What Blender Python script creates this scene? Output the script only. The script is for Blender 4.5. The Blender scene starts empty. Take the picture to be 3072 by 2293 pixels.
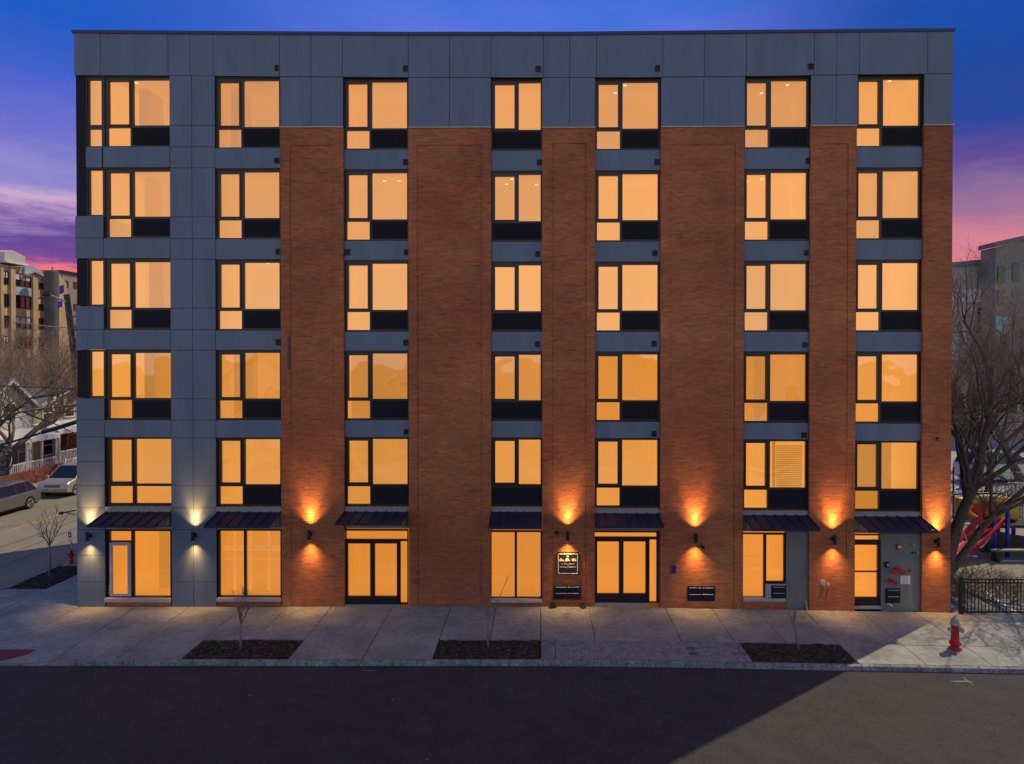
import bpy, math, random
from mathutils import Vector, Matrix, Euler
R_ = math.radians
random.seed(7)
S = bpy.context.scene
COL = S.collection

# ---------------------------------------------------------------- camera
FPX, UC, VC = 2070.0, 1597.0, 1088.0          # focal length and principal point in the photo's 3072x2293 pixels
CAM = Vector((0, -23, 8.35))
ROT = Euler((R_(89.5), 0, R_(0.7)))
cd = bpy.data.cameras.new('camera'); cam = bpy.data.objects.new('camera', cd); COL.objects.link(cam)
cam.location = CAM; cam.rotation_euler = ROT
cd.sensor_width = 36; cd.lens = FPX / 3072 * 36
cd.shift_x = -(UC - 1536) / 3072; cd.shift_y = (VC - 1146.5) / 3072
cd.clip_start = .1; cd.clip_end = 3000
S.camera = cam
M3 = ROT.to_matrix()
def ray(u, v): return M3 @ Vector(((u - UC) / FPX, -(v - VC) / FPX, -1))
def W(u, v, y=0.0):                             # measured point on the vertical plane y
    d = ray(u, v); return CAM + d * ((y - CAM.y) / d.y)
def G(u, v, z=0.0):                             # measured point on the level z
    d = ray(u, v); return CAM + d * ((z - CAM.z) / d.z)
def X(u, y=0.0): return W(u, 1070, y).x
def Z(v, u=1600, y=0.0): return W(u, v, y).z

# ---------------------------------------------------------------- world (dusk sky)
w = bpy.data.worlds.new('World'); S.world = w; w.use_nodes = True
nt = w.node_tree; N = nt.nodes; L = nt.links; N.clear()
def srgb(r, g, b):
    f = lambda c: (c / 255 / 12.92) if c / 255 <= .04045 else ((c / 255 + .055) / 1.055) ** 2.4
    return (f(r), f(g), f(b), 1)
out = N.new('ShaderNodeOutputWorld'); bg = N.new('ShaderNodeBackground')
tc = N.new('ShaderNodeTexCoord'); sp = N.new('ShaderNodeSeparateXYZ'); L.new(tc.outputs['Generated'], sp.inputs[0])
def math_(op, a=None, b=None, c=None, clamp=False):
    n = N.new('ShaderNodeMath'); n.operation = op; n.use_clamp = clamp
    for i, x in enumerate((a, b, c)):
        if x is None: continue
        if isinstance(x, (int, float)): n.inputs[i].default_value = x
        else: L.new(x, n.inputs[i])
    return n.outputs[0]
mp = N.new('ShaderNodeMapping'); mp.inputs['Scale'].default_value = (1.0, 1.0, 5.5); mp.inputs['Rotation'].default_value = (0, R_(6), 0)
L.new(tc.outputs['Generated'], mp.inputs[0])
no = N.new('ShaderNodeTexNoise'); no.inputs['Scale'].default_value = 3.2; no.inputs['Detail'].default_value = 6; no.inputs['Roughness'].default_value = .66
no.inputs['Distortion'].default_value = .35
L.new(mp.outputs[0], no.inputs['Vector'])
zz = math_('ADD', sp.outputs['Z'], math_('MULTIPLY', math_('SUBTRACT', no.outputs[0], .5), .135))
def ramp(stops):
    n = N.new('ShaderNodeValToRGB'); e = n.color_ramp.elements
    while len(e) > 1: e.remove(e[-1])
    e[0].position = stops[0][0]; e[0].color = srgb(*stops[0][1])
    for p, c in stops[1:]:
        x = e.new(p); x.color = srgb(*c)
    L.new(zz, n.inputs[0]); return n.outputs[0]
left = ramp([(0, (238, 112, 98)), (.088, (250, 122, 104)), (.110, (235, 118, 128)), (.122, (132, 78, 150)), (.142, (98, 72, 150)),
             (.158, (150, 120, 180)), (.175, (205, 172, 205)), (.20, (150, 140, 205)), (.25, (110, 112, 205)), (.32, (70, 98, 204)), (.39, (32, 90, 196)), (.52, (60, 90, 180)), (.7, (66, 92, 152)), (1, (74, 98, 152))])
right = ramp([(0, (238, 120, 110)), (.10, (232, 128, 132)), (.14, (212, 132, 150)), (.175, (168, 116, 150)), (.215, (140, 108, 156)), (.25, (98, 78, 150)), (.29, (44, 72, 158)),
              (.34, (34, 74, 158)), (.39, (28, 78, 168)), (.52, (60, 90, 180)), (.7, (66, 92, 152)), (1, (74, 98, 152))])
mid = ramp([(0, (225, 130, 130)), (.15, (190, 140, 170)), (.28, (130, 125, 215)), (.40, (96, 116, 224)), (.455, (66, 112, 216)), (.52, (60, 90, 180)), (.7, (66, 92, 152)), (1, (74, 98, 152))])
def mixc(f, a, b):
    n = N.new('ShaderNodeMix'); n.data_type = 'RGBA'
    if isinstance(f, (int, float)): n.inputs[0].default_value = f
    else: L.new(f, n.inputs[0])
    L.new(a, n.inputs[6]); L.new(b, n.inputs[7]); return n.outputs[2]
def sstep(x, a, b):
    n = N.new('ShaderNodeMapRange'); n.interpolation_type = 'SMOOTHSTEP'
    L.new(x, n.inputs[0]); n.inputs[1].default_value = a; n.inputs[2].default_value = b; return n.outputs[0]
sky = mixc(sstep(sp.outputs['X'], -.50, -.15), left, mid)
sky = mixc(sstep(sp.outputs['X'], .15, .44), sky, right)
# pale glow added to the unseen sky behind the camera to light the facade
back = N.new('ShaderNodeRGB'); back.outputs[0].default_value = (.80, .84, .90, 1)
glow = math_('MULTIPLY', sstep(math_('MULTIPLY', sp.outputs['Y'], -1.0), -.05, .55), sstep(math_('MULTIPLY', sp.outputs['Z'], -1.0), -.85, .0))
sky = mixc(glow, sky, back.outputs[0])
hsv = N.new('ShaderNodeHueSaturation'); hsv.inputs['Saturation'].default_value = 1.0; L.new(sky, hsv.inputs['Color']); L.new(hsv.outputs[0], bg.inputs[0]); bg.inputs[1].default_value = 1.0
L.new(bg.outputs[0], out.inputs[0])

# ---------------------------------------------------------------- sun, exposure
sd = bpy.data.lights.new('sun', 'SUN'); sun = bpy.data.objects.new('sun', sd); COL.objects.link(sun)
sd.energy = 2.8; sd.angle = R_(.5); sd.color = (1.0, .85, .60)
SUNV = Vector((.78, .62, math.tan(R_(47.5)))).normalized()
sun.rotation_euler = (-SUNV).to_track_quat('-Z', 'Y').to_euler()
S.view_settings.view_transform = 'Standard'; S.view_settings.look = 'None'; S.view_settings.exposure = 0; S.view_settings.gamma = 1
S.view_settings.use_curve_mapping = False
S.render.engine = 'CYCLES'
S.cycles.use_denoising = True; S.cycles.max_bounces = 5; S.cycles.diffuse_bounces = 3; S.cycles.glossy_bounces = 3
S.cycles.transparent_max_bounces = 12; S.cycles.sample_clamp_indirect = 4; S.cycles.caustics_reflective = False; S.cycles.caustics_refractive = False

# ---------------------------------------------------------------- materials
def newmat(name):
    m = bpy.data.materials.new(name); m.use_nodes = True
    nt = m.node_tree; b = nt.nodes['Principled BSDF']; return m, nt, b
def mat(name, c, rough=.7, var=.0, scale=3.0, bump=0., bscale=40., metal=0., stretch=None, c2=None, spec=None, detail=6, thresh=None):
    m, nt, b = newmat(name); n = nt.nodes; l = nt.links
    b.inputs['Base Color'].default_value = (*c, 1); b.inputs['Roughness'].default_value = rough; b.inputs['Metallic'].default_value = metal
    if spec is not None: b.inputs['Specular IOR Level'].default_value = spec
    if var or c2 or bump:
        t = n.new('ShaderNodeNewGeometry'); mp = n.new('ShaderNodeMapping'); l.new(t.outputs['Position'], mp.inputs[0])
        if stretch: mp.inputs['Scale'].default_value = stretch
    if var or c2:
        no = n.new('ShaderNodeTexNoise'); no.inputs['Scale'].default_value = scale; no.inputs['Detail'].default_value = detail; l.new(mp.outputs[0], no.inputs[0])
        r = n.new('ShaderNodeValToRGB'); a, bb = thresh or (.3, .7)
        lo = tuple(x * (1 - var) for x in c); hi = c2 or tuple(min(1, x * (1 + var)) for x in c)
        r.color_ramp.elements[0].position = a; r.color_ramp.elements[0].color = (*lo, 1)
        r.color_ramp.elements[1].position = bb; r.color_ramp.elements[1].color = (*hi, 1)
        l.new(no.outputs[0], r.inputs[0]); l.new(r.outputs[0], b.inputs['Base Color'])
    if bump:
        nb = n.new('ShaderNodeTexNoise'); nb.inputs['Scale'].default_value = bscale; nb.inputs['Detail'].default_value = 4; l.new(t.outputs['Position'], nb.inputs[0])
        bp = n.new('ShaderNodeBump'); bp.inputs['Strength'].default_value = bump; bp.inputs['Distance'].default_value = .02
        l.new(nb.outputs[0], bp.inputs['Height']); l.new(bp.outputs[0], b.inputs['Normal'])
    return m
def emis(name, c, s=1.0):
    m, nt, b = newmat(name)
    b.inputs['Base Color'].default_value = (0, 0, 0, 1); b.inputs['Emission Color'].default_value = (*c, 1); b.inputs['Emission Strength'].default_value = s
    return m

def brickmat(name, hues, mortar):
    m, nt, b = newmat(name); n = nt.nodes; l = nt.links
    g = n.new('ShaderNodeNewGeometry'); s = n.new('ShaderNodeSeparateXYZ'); l.new(g.outputs['Position'], s.inputs[0])
    ad = n.new('ShaderNodeMath'); ad.operation = 'ADD'; l.new(s.outputs[0], ad.inputs[0]); l.new(s.outputs[1], ad.inputs[1])
    cb = n.new('ShaderNodeCombineXYZ'); l.new(ad.outputs[0], cb.inputs[0]); l.new(s.outputs[2], cb.inputs[1])
    br = n.new('ShaderNodeTexBrick'); l.new(cb.outputs[0], br.inputs['Vector'])
    br.inputs['Scale'].default_value = 1; br.inputs['Brick Width'].default_value = .205; br.inputs['Row Height'].default_value = .0675
    br.inputs['Mortar Size'].default_value = .0055; br.inputs['Mortar Smooth'].default_value = .2; br.inputs['Bias'].default_value = 0.0
    br.inputs['Color1'].default_value = (*hues[0], 1); br.inputs['Color2'].default_value = (*hues[1], 1); br.inputs['Mortar'].default_value = (*mortar, 1)
    # weathering: broad horizontal runs of redder or browner courses
    mp = n.new('ShaderNodeMapping'); mp.inputs['Scale'].default_value = (.5, .5, 1.4); l.new(g.outputs['Position'], mp.inputs[0])
    n1 = n.new('ShaderNodeTexNoise'); n1.inputs['Scale'].default_value = 1.1; n1.inputs['Detail'].default_value = 7; n1.inputs['Roughness'].default_value = .62; l.new(mp.outputs[0], n1.inputs[0])
    r1 = n.new('ShaderNodeValToRGB'); e = r1.color_ramp.elements
    e[0].position = .30; e[0].color = (.80, .80, .84, 1); e[1].position = .70; e[1].color = (1.16, 1.06, .97, 1)
    x = e.new(.5); x.color = (.96, .93, .92, 1)
    l.new(n1.outputs[0], r1.inputs[0])
    mx = n.new('ShaderNodeMix'); mx.data_type = 'RGBA'; mx.blend_type = 'MULTIPLY'; mx.inputs[0].default_value = 1
    l.new(br.outputs[0], mx.inputs[6]); l.new(r1.outputs[0], mx.inputs[7])
    # short pale or dark streaks, one or two courses high
    mp2 = n.new('ShaderNodeMapping'); mp2.inputs['Scale'].default_value = (1.6, 1.6, 15); l.new(g.outputs['Position'], mp2.inputs[0])
    n2 = n.new('ShaderNodeTexNoise'); n2.inputs['Scale'].default_value = 1.0; n2.inputs['Detail'].default_value = 3; l.new(mp2.outputs[0], n2.inputs[0])
    r2 = n.new('ShaderNodeValToRGB'); e = r2.color_ramp.elements
    e[0].position = .28; e[0].color = (.60, .60, .62, 1); e[1].position = .74; e[1].color = (1.42, 1.28, 1.18, 1); x = e.new(.42); x.color = (1, 1, 1, 1); x = e.new(.62); x.color = (1.03, 1, 1, 1)
    l.new(n2.outputs[0], r2.inputs[0])
    m2 = n.new('ShaderNodeMix'); m2.data_type = 'RGBA'; m2.blend_type = 'MULTIPLY'; m2.inputs[0].default_value = 1.0
    l.new(mx.outputs[2], m2.inputs[6]); l.new(r2.outputs[0], m2.inputs[7])
    oi = n.new('ShaderNodeObjectInfo'); hs = n.new('ShaderNodeHueSaturation'); l.new(m2.outputs[2], hs.inputs['Color'])
    mv = n.new('ShaderNodeMapRange'); mv.inputs[3].default_value = .88; mv.inputs[4].default_value = 1.12; l.new(oi.outputs['Random'], mv.inputs[0])
    n3 = n.new('ShaderNodeTexNoise'); n3.inputs['Scale'].default_value = .28; n3.inputs['Detail'].default_value = 4; l.new(g.outputs['Position'], n3.inputs[0])
    m3 = n.new('ShaderNodeMapRange'); m3.inputs[1].default_value = .3; m3.inputs[2].default_value = .7; m3.inputs[3].default_value = .78; m3.inputs[4].default_value = 1.2; l.new(n3.outputs[0], m3.inputs[0])
    mm = n.new('ShaderNodeMath'); mm.operation = 'MULTIPLY'; l.new(mv.outputs[0], mm.inputs[0]); l.new(m3.outputs[0], mm.inputs[1]); l.new(mm.outputs[0], hs.inputs['Value'])
    m4 = n.new('ShaderNodeMapRange'); m4.inputs[1].default_value = .3; m4.inputs[2].default_value = .7; m4.inputs[3].default_value = .496; m4.inputs[4].default_value = .508; l.new(n3.outputs[0], m4.inputs[0]); l.new(m4.outputs[0], hs.inputs['Hue'])
    l.new(hs.outputs[0], b.inputs['Base Color'])
    bp = n.new('ShaderNodeBump'); bp.inputs['Strength'].default_value = .9; bp.inputs['Distance'].default_value = .010; bp.invert = True
    l.new(br.outputs['Fac'], bp.inputs['Height'])
    nb = n.new('ShaderNodeTexNoise'); nb.inputs['Scale'].default_value = 30; l.new(g.outputs['Position'], nb.inputs[0])
    bp2 = n.new('ShaderNodeBump'); bp2.inputs['Strength'].default_value = .5; bp2.inputs['Distance'].default_value = .01
    l.new(nb.outputs[0], bp2.inputs['Height']); l.new(bp.outputs[0], bp2.inputs['Normal']); l.new(bp2.outputs[0], b.inputs['Normal'])
    b.inputs['Roughness'].default_value = .85; b.inputs['Specular IOR Level'].default_value = .25
    return m

MT = {}
MT['brick'] = brickmat('red brick', [(.50, .160, .062), (.36, .114, .045)], (.36, .20, .14))
MT['oldbrick'] = brickmat('old brick', [(.30, .08, .05), (.36, .12, .07)], (.35, .25, .2))
MT['clad'] = mat('grey fibre cement panel', (.122, .165, .236), .55, var=.13, scale=.8, bump=.10, bscale=3, stretch=(2.2, 2.2, .45))
MT['band'] = mat('grey metal band', (.27, .28, .28), .5, var=.06, scale=2)
MT['backing'] = mat('dark joint backing', (.012, .012, .015), .9)
MT['frame'] = mat('dark bronze window frame', (.016, .012, .015), .38, var=.15, scale=5)
MT['louvre'] = mat('dark grille metal', (.014, .013, .020), .6, spec=.2)
MT['coping'] = mat('navy metal coping', (.035, .036, .075), .35, metal=.3)
MT['awning'] = mat('navy standing seam metal', (.020, .023, .052), .62, var=.15, scale=3, spec=.3)
MT['stone'] = mat('pale stone sill', (.42, .40, .38), .7, var=.12, scale=6, bump=.1)
MT['conc'] = mat('sidewalk concrete', (.318, .328, .282), .85, var=.26, scale=.9, bump=.18, bscale=90, detail=9)
MT['curb'] = mat('curb stone', (.25, .25, .25), .85, var=.35, scale=2.2, bump=.3, bscale=40)
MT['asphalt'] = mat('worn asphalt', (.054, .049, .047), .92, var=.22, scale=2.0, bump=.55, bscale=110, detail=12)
def speckle(m, sc, lo, hi):
    nt = m.node_tree; n = nt.nodes; l = nt.links; b = n['Principled BSDF']; src = b.inputs['Base Color'].links[0].from_socket
    g = n.new('ShaderNodeNewGeometry'); no = n.new('ShaderNodeTexNoise'); no.inputs['Scale'].default_value = sc; no.inputs['Detail'].default_value = 2; l.new(g.outputs['Position'], no.inputs[0])
    r_ = n.new('ShaderNodeValToRGB'); r_.color_ramp.elements[0].position = .38; r_.color_ramp.elements[0].color = (lo, lo, lo, 1); r_.color_ramp.elements[1].position = .62; r_.color_ramp.elements[1].color = (hi, hi, hi, 1); l.new(no.outputs[0], r_.inputs[0])
    mx = n.new('ShaderNodeMix'); mx.data_type = 'RGBA'; mx.blend_type = 'MULTIPLY'; mx.inputs[0].default_value = 1; l.new(src, mx.inputs[6]); l.new(r_.outputs[0], mx.inputs[7]); l.new(mx.outputs[2], b.inputs['Base Color'])
speckle(MT['asphalt'], 18, .80, 1.2); speckle(MT['conc'], 7, .88, 1.1); speckle(MT['curb'], 14, .7, 1.25)
MT['soil'] = mat('dark soil and leaf litter', (.022, .017, .012), 1, c2=(.12, .09, .055), scale=9, bump=1.0, bscale=30, thresh=(.45, .78), detail=10)
MT['mulchgreen'] = mat('mossy soil', (.020, .018, .011), 1, c2=(.085, .080, .038), scale=7, bump=1.0, bscale=30, thresh=(.42, .75), detail=10)
MT['paver'] = mat('grey concrete paver', (.27, .29, .275), .85, var=.28, scale=5, bump=.3, bscale=60)
MT['black'] = mat('black painted metal', (.012, .012, .014), .4)
MT['bark'] = mat('grey brown bark', (.13, .10, .08), .9, var=.35, scale=9, bump=.5, bscale=30)
MT['twig'] = mat('brown twigs', (.30, .21, .14), .9, var=.3, scale=3)
MT['redhyd'] = mat('red hydrant paint', (.40, .012, .02), .4, var=.15, scale=20)
MT['silver'] = mat('weathered silver paint', (.33, .35, .33), .55, var=.25, scale=20)
MT['yellow'] = mat('yellow road paint', (.55, .36, .05), .8, var=.3, scale=12)
MT['white'] = mat('white paint', (.74, .73, .70), .6, var=.08, scale=4)
MT['tan'] = mat('tan brick wall', (.47, .345, .19), .85, var=.14, scale=.8)
MT['darkglass'] = mat('dark glass', (.015, .017, .022), .08, spec=.8)
MT['doorgrey'] = mat('primed grey door', (.40, .39, .44), .5, var=.08, scale=4)
MT['greydoor'] = mat('grey steel wall panel', (.17, .185, .19), .5, var=.10, scale=1.5)
MT['tactile'] = mat('dark red tactile paving', (.22, .035, .055), .8, var=.2, scale=14, bump=.6, bscale=60)
MT['dirt'] = mat('dry bare ground', (.26, .21, .15), .95, var=.25, scale=.6, bump=.3, bscale=12, detail=10)
MT['sand'] = mat('pale playground surfacing', (.30, .27, .22), .9, var=.15, scale=.9)

def glassmat(name, wav, tint):
    m = bpy.data.materials.new(name); m.use_nodes = True; nt = m.node_tree; n = nt.nodes; l = nt.links; n.clear()
    o = n.new('ShaderNodeOutputMaterial'); mx = n.new('ShaderNodeMixShader'); tr = n.new('ShaderNodeBsdfTransparent'); gl = n.new('ShaderNodeBsdfGlossy')
    tr.inputs[0].default_value = (*tint, 1); gl.inputs['Roughness'].default_value = .02
    fr = n.new('ShaderNodeFresnel'); fr.inputs[0].default_value = 2.2
    g = n.new('ShaderNodeNewGeometry'); oi = n.new('ShaderNodeObjectInfo')
    ad = n.new('ShaderNodeVectorMath'); ad.operation = 'ADD'; l.new(g.outputs['Position'], ad.inputs[0]); 
    ml = n.new('ShaderNodeMath'); ml.operation = 'MULTIPLY'; ml.inputs[1].default_value = 50; l.new(oi.outputs['Random'], ml.inputs[0]); l.new(ml.outputs[0], ad.inputs[1])
    no = n.new('ShaderNodeTexNoise'); no.inputs['Scale'].default_value = .9; no.inputs['Detail'].default_value = 1.0; l.new(ad.outputs[0], no.inputs[0])
    bp = n.new('ShaderNodeBump'); bp.inputs['Strength'].default_value = wav; bp.inputs['Distance'].default_value = .05
    l.new(no.outputs[0], bp.inputs['Height']); l.new(bp.outputs[0], gl.inputs['Normal'])
    l.new(fr.outputs[0], mx.inputs[0]); l.new(tr.outputs[0], mx.inputs[1]); l.new(gl.outputs[0], mx.inputs[2]); l.new(mx.outputs[0], o.inputs[0])
    return m
MT['glass'] = glassmat('window glass', .35, (.97, .96, .95))
def roommat(name, c, s, alb):                    # room surfaces that glow themselves, standing in for lamp light indoors
    m, nt, b = newmat(name); n = nt.nodes; l = nt.links
    oi = n.new('ShaderNodeObjectInfo'); mr = n.new('ShaderNodeMapRange'); mr.inputs[3].default_value = s * .86; mr.inputs[4].default_value = s * 1.12
    l.new(oi.outputs['Random'], mr.inputs[0]); l.new(mr.outputs[0], b.inputs['Emission Strength'])
    b.inputs['Base Color'].default_value = (*alb, 1); b.inputs['Emission Color'].default_value = (*c, 1); b.inputs['Roughness'].default_value = .9; b.inputs['Specular IOR Level'].default_value = 0
    return m
MT['room_up'] = roommat('glowing upper room', (.60, .255, .040), 1.0, (.42, .38, .32))
MT['room_dn'] = roommat('glowing ground floor room', (.61, .225, .030), 1.0, (.42, .36, .26))
for k_, c_ in ((6, (.58, .228, .020)), (5, (.60, .242, .028)), (4, (.63, .268, .042)), (3, (.57, .222, .030)), (2, (.62, .258, .045))):
    MT['room%d' % k_] = roommat('glowing room', c_, 1.0, (.42, .37, .30))
MT['room_part'] = roommat('glowing partition wall', (.60, .235, .030), .98, (.25, .18, .10))  # partitions and blind slats emit too, room light put into their material
MT['room_shelf'] = roommat('glowing shelving', (.62, .24, .05), 1.15, (.5, .45, .35))  # shelves emit a little more than the walls so they look brighter
MT['lampwarm'] = emis('lit downlight', (1.0, .62, .26), 1.6)
MT['fitting'] = mat('pale interior joinery', (.80, .62, .42), .8)
MT['lampface'] = emis('lit wall lamp lens', (1.0, .72, .42), 2.2)

# ---------------------------------------------------------------- mesh helpers
class MB:
    def __init__(s): s.v = []; s.f = []
    def add(s, vs, fs):
        o = len(s.v); s.v += [tuple(p) for p in vs]; s.f += [tuple(i + o for i in f) for f in fs]; return s
    def box(s, x0, x1, y0, y1, z0, z1):
        if x0 > x1: x0, x1 = x1, x0
        if y0 > y1: y0, y1 = y1, y0
        if z0 > z1: z0, z1 = z1, z0
        return s.hexa([(x0, y0, z0), (x1, y0, z0), (x1, y1, z0), (x0, y1, z0), (x0, y0, z1), (x1, y0, z1), (x1, y1, z1), (x0, y1, z1)])
    def hexa(s, p): return s.add(p, [(0, 3, 2, 1), (4, 5, 6, 7), (0, 1, 5, 4), (1, 2, 6, 5), (2, 3, 7, 6), (3, 0, 4, 7)])
    def quad(s, a, b, c, d): return s.add([a, b, c, d], [(0, 1, 2, 3)])
    def tube(s, pts, rad, n=8, cap=True):
        pts = [Vector(p) for p in pts]
        if isinstance(rad, (int, float)): rad = [rad] * len(pts)
        vs = []; k = len(pts)
        prev = None
        for i, p in enumerate(pts):
            t = (pts[min(i + 1, k - 1)] - pts[max(i - 1, 0)]).normalized()
            if prev is None:
                a = Vector((0, 0, 1)) if abs(t.z) < .9 else Vector((1, 0, 0)); a = (a - t * a.dot(t)).normalized()
            else:
                a = prev - t * prev.dot(t); a = a.normalized() if a.length > 1e-6 else Vector((1, 0, 0))
            prev = a; b = t.cross(a)
            for j in range(n):
                th = 2 * math.pi * j / n; vs.append(p + (a * math.cos(th) + b * math.sin(th)) * rad[i])
        fs = [(i * n + j, i * n + (j + 1) % n, (i + 1) * n + (j + 1) % n, (i + 1) * n + j) for i in range(k - 1) for j in range(n)]
        if cap: fs += [tuple(range(n - 1, -1, -1)), tuple((k - 1) * n + j for j in range(n))]
        return s.add(vs, fs)
    def lathe(s, prof, c=(0, 0, 0), n=24, axis='z'):
        vs = []
        for r, h in prof:
            for j in range(n):
                th = 2 * math.pi * j / n; a, b = r * math.cos(th), r * math.sin(th)
                p = {'z': (a, b, h), 'y': (a, h, b), 'x': (h, a, b)}[axis]; vs.append((p[0] + c[0], p[1] + c[1], p[2] + c[2]))
        k = len(prof)
        fs = [(i * n + j, i * n + (j + 1) % n, (i + 1) * n + (j + 1) % n, (i + 1) * n + j) for i in range(k - 1) for j in range(n)]
        fs += [tuple(range(n - 1, -1, -1)), tuple((k - 1) * n + j for j in range(n))]
        return s.add(vs, fs)
    def prism(s, poly, x0, x1, axis='x'):        # polygon in the plane across axis, extruded from x0 to x1
        n = len(poly)
        mk = {'x': lambda a, b, t: (t, a, b), 'y': lambda a, b, t: (a, t, b), 'z': lambda a, b, t: (a, b, t)}[axis]
        vs = [mk(a, b, x0) for a, b in poly] + [mk(a, b, x1) for a, b in poly]
        fs = [tuple(range(n - 1, -1, -1)), tuple(range(n, 2 * n))] + [(i, (i + 1) % n, n + (i + 1) % n, n + i) for i in range(n)]
        return s.add(vs, fs)
    def build(s, name, m, parent=None, smooth=False, bevel=0, fix=True):
        me = bpy.data.meshes.new(name); me.from_pydata(s.v, [], s.f); 
        if fix:
            import bmesh
            b = bmesh.new(); b.from_mesh(me); bmesh.ops.recalc_face_normals(b, faces=b.faces); b.to_mesh(me); b.free()
        me.materials.append(MT[m] if isinstance(m, str) else m)
        o = bpy.data.objects.new(name, me); COL.objects.link(o)
        if parent:
            o.parent = parent; o.matrix_parent_inverse = parent_world(parent).inverted()
        if smooth:
            me.polygons.foreach_set('use_smooth', [True] * len(me.polygons))
        if bevel:
            md = o.modifiers.new('bevel', 'BEVEL'); md.width = bevel; md.segments = 2; md.limit_method = 'ANGLE'; md.angle_limit = R_(40)
        return o
def parent_world(o):
    mtx = Matrix.LocRotScale(o.location, o.rotation_euler, None)
    if o.parent: mtx = parent_world(o.parent) @ o.matrix_parent_inverse @ mtx
    return mtx
def tag(o, label, cat, group=None):
    o['label'] = label; o['category'] = cat
    if group: o['group'] = group
    return o
def empty(name, loc, label, cat, group=None, rz=0):
    o = bpy.data.objects.new(name, None); COL.objects.link(o); o.location = loc; o.rotation_euler = (0, 0, rz); o.empty_display_size = .3
    return tag(o, label, cat, group)
def struct(o, kind='structure'): o['kind'] = kind; return o

# ---------------------------------------------------------------- the ground
def gz(x):                                       # the pavement falls a little to either side
    if x < 0: return -.005 * min(-x, 20)
    return -.0125 * max(0, min(x, 14) - 2)
YC = -4.02                                       # back of the kerb
YF = YC - .14                                    # face of the kerb
YP = -2.72                                       # back of the planting strip
def dip(x, y):
    a = max(0, min(1, (-12.7 - x) / 1.6)); b = max(0, min(1, (YP - y) / 1.3)); return .125 * a * b
def sz(x, y): return gz(x) - dip(x, y)
b = MB()
for (x0, x1, y0, y1) in [(-900, 900, -700, 1500)]:
    b.quad((x0, y0, -.34), (x1, y0, -.34), (x1, y1, -.34), (x0, y1, -.34))
struct(b.build('ground', 'dirt'))
# front road
xs = [-300, -60, -20, 0, 2, 14, 60, 300]
b = MB()
for a, c in zip(xs, xs[1:]):
    for y0, y1 in ((-22, -10), (-10, YF + .01)):
        b.quad((a, y0, gz(a) - .135), (c, y0, gz(c) - .135), (c, y1, gz(c) - .135), (a, y1, gz(a) - .135))
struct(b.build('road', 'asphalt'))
ZS = -.235
XC = -19.45                                      # kerb of the side street
b = MB(); b.quad((-30.9, YF + .01, ZS), (XC - .15, YF + .01, ZS), (XC - .15, 160, ZS), (-30.9, 160, ZS))
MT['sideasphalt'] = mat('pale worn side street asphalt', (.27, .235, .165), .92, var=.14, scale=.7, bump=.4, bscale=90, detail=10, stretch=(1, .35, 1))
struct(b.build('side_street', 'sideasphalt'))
# yellow centre line (two dashes seen) and faint seams of the side street
b = MB()
p0, p1 = G(0, 1612, ZS), G(62, 1577, ZS); q0, q1 = G(60, 1580, ZS), G(178, 1541, ZS)
xx = -26.2
for ya, yb in ((2, 9.6), (10.6, 26), (28, 50)):
    b.box(xx - .07, xx + .07, ya, yb, ZS + .002, ZS + .008)
struct(b.build('road_line', 'yellow'))
MT['seam'] = mat('tar seam', (.07, .06, .05), .9)
b = MB()
for xx, wd in ((-23.2, .03), (-24.3, .025), (-22.1, .02)):
    pts = [(xx + .05 * math.sin(y * .7 + xx), y) for y in range(-3, 60)]
    for (xa, ya), (xb, yb) in zip(pts, pts[1:]):
        b.quad((xa - wd, ya, ZS + .004), (xa + wd, ya, ZS + .004), (xb + wd, yb, ZS + .004), (xb - wd, yb, ZS + .004))
struct(b.build('road_seam', 'seam', fix=False))

# pavement slabs with open joints
b = MB(); base = MB()
xc = [-17.95, -15.55, -13.6, -11.8, -10.0, -8.5, -7.0, -4.95, -3.0, -1.5, 0, 1.6, 4.15, 5.7, 7.2, 8.75, 10.6, 12.4, 14.2, 16, 18, 20, 22, 25, 28, 32, 36, 40]
pits = [(-10.0, -7.0), (-3.0, 0), (5.7, 8.75)]
pav = (0, 5.7)
g_ = .010
def slab(x0, x1, y0, y1, t=.16):
    x0 += g_; x1 -= g_; y0 += g_; y1 -= g_
    b.hexa([(x0, y0, sz(x0, y0) - t), (x1, y0, sz(x1, y0) - t), (x1, y1, sz(x1, y1) - t), (x0, y1, sz(x0, y1) - t),
            (x0, y0, sz(x0, y0)), (x1, y0, sz(x1, y0)), (x1, y1, sz(x1, y1)), (x0, y1, sz(x0, y1))])
for a, c in zip([XC] + xc, xc):
    m = (a + c) / 2
    slab(a, c, YP, -.01)
    if any(p[0] < m < p[1] for p in pits) or pav[0] < m < pav[1]: continue
    slab(a, c, YC, YP)
# side pavement beside the building
ys = [-.01, 1.75, 4.6, 6.2, 7.8, 9.4, 11, 13, 15, 17, 20, 24, 30, 40, 60]
for a, c in zip(ys, ys[1:]):
    slab(-17.95, -15.62, a, c)
    if not (a < 3 < c): slab(XC, -17.95, a, c)
struct(b.build('pavement', 'conc', bevel=.004))
base.box(XC + .02, 40, YC + .02, 0, -.5, -.28); base.box(XC + .02, -15.62, 0, 60, -.5, -.2)
struct(base.build('pavement_base', 'backing'))
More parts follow.
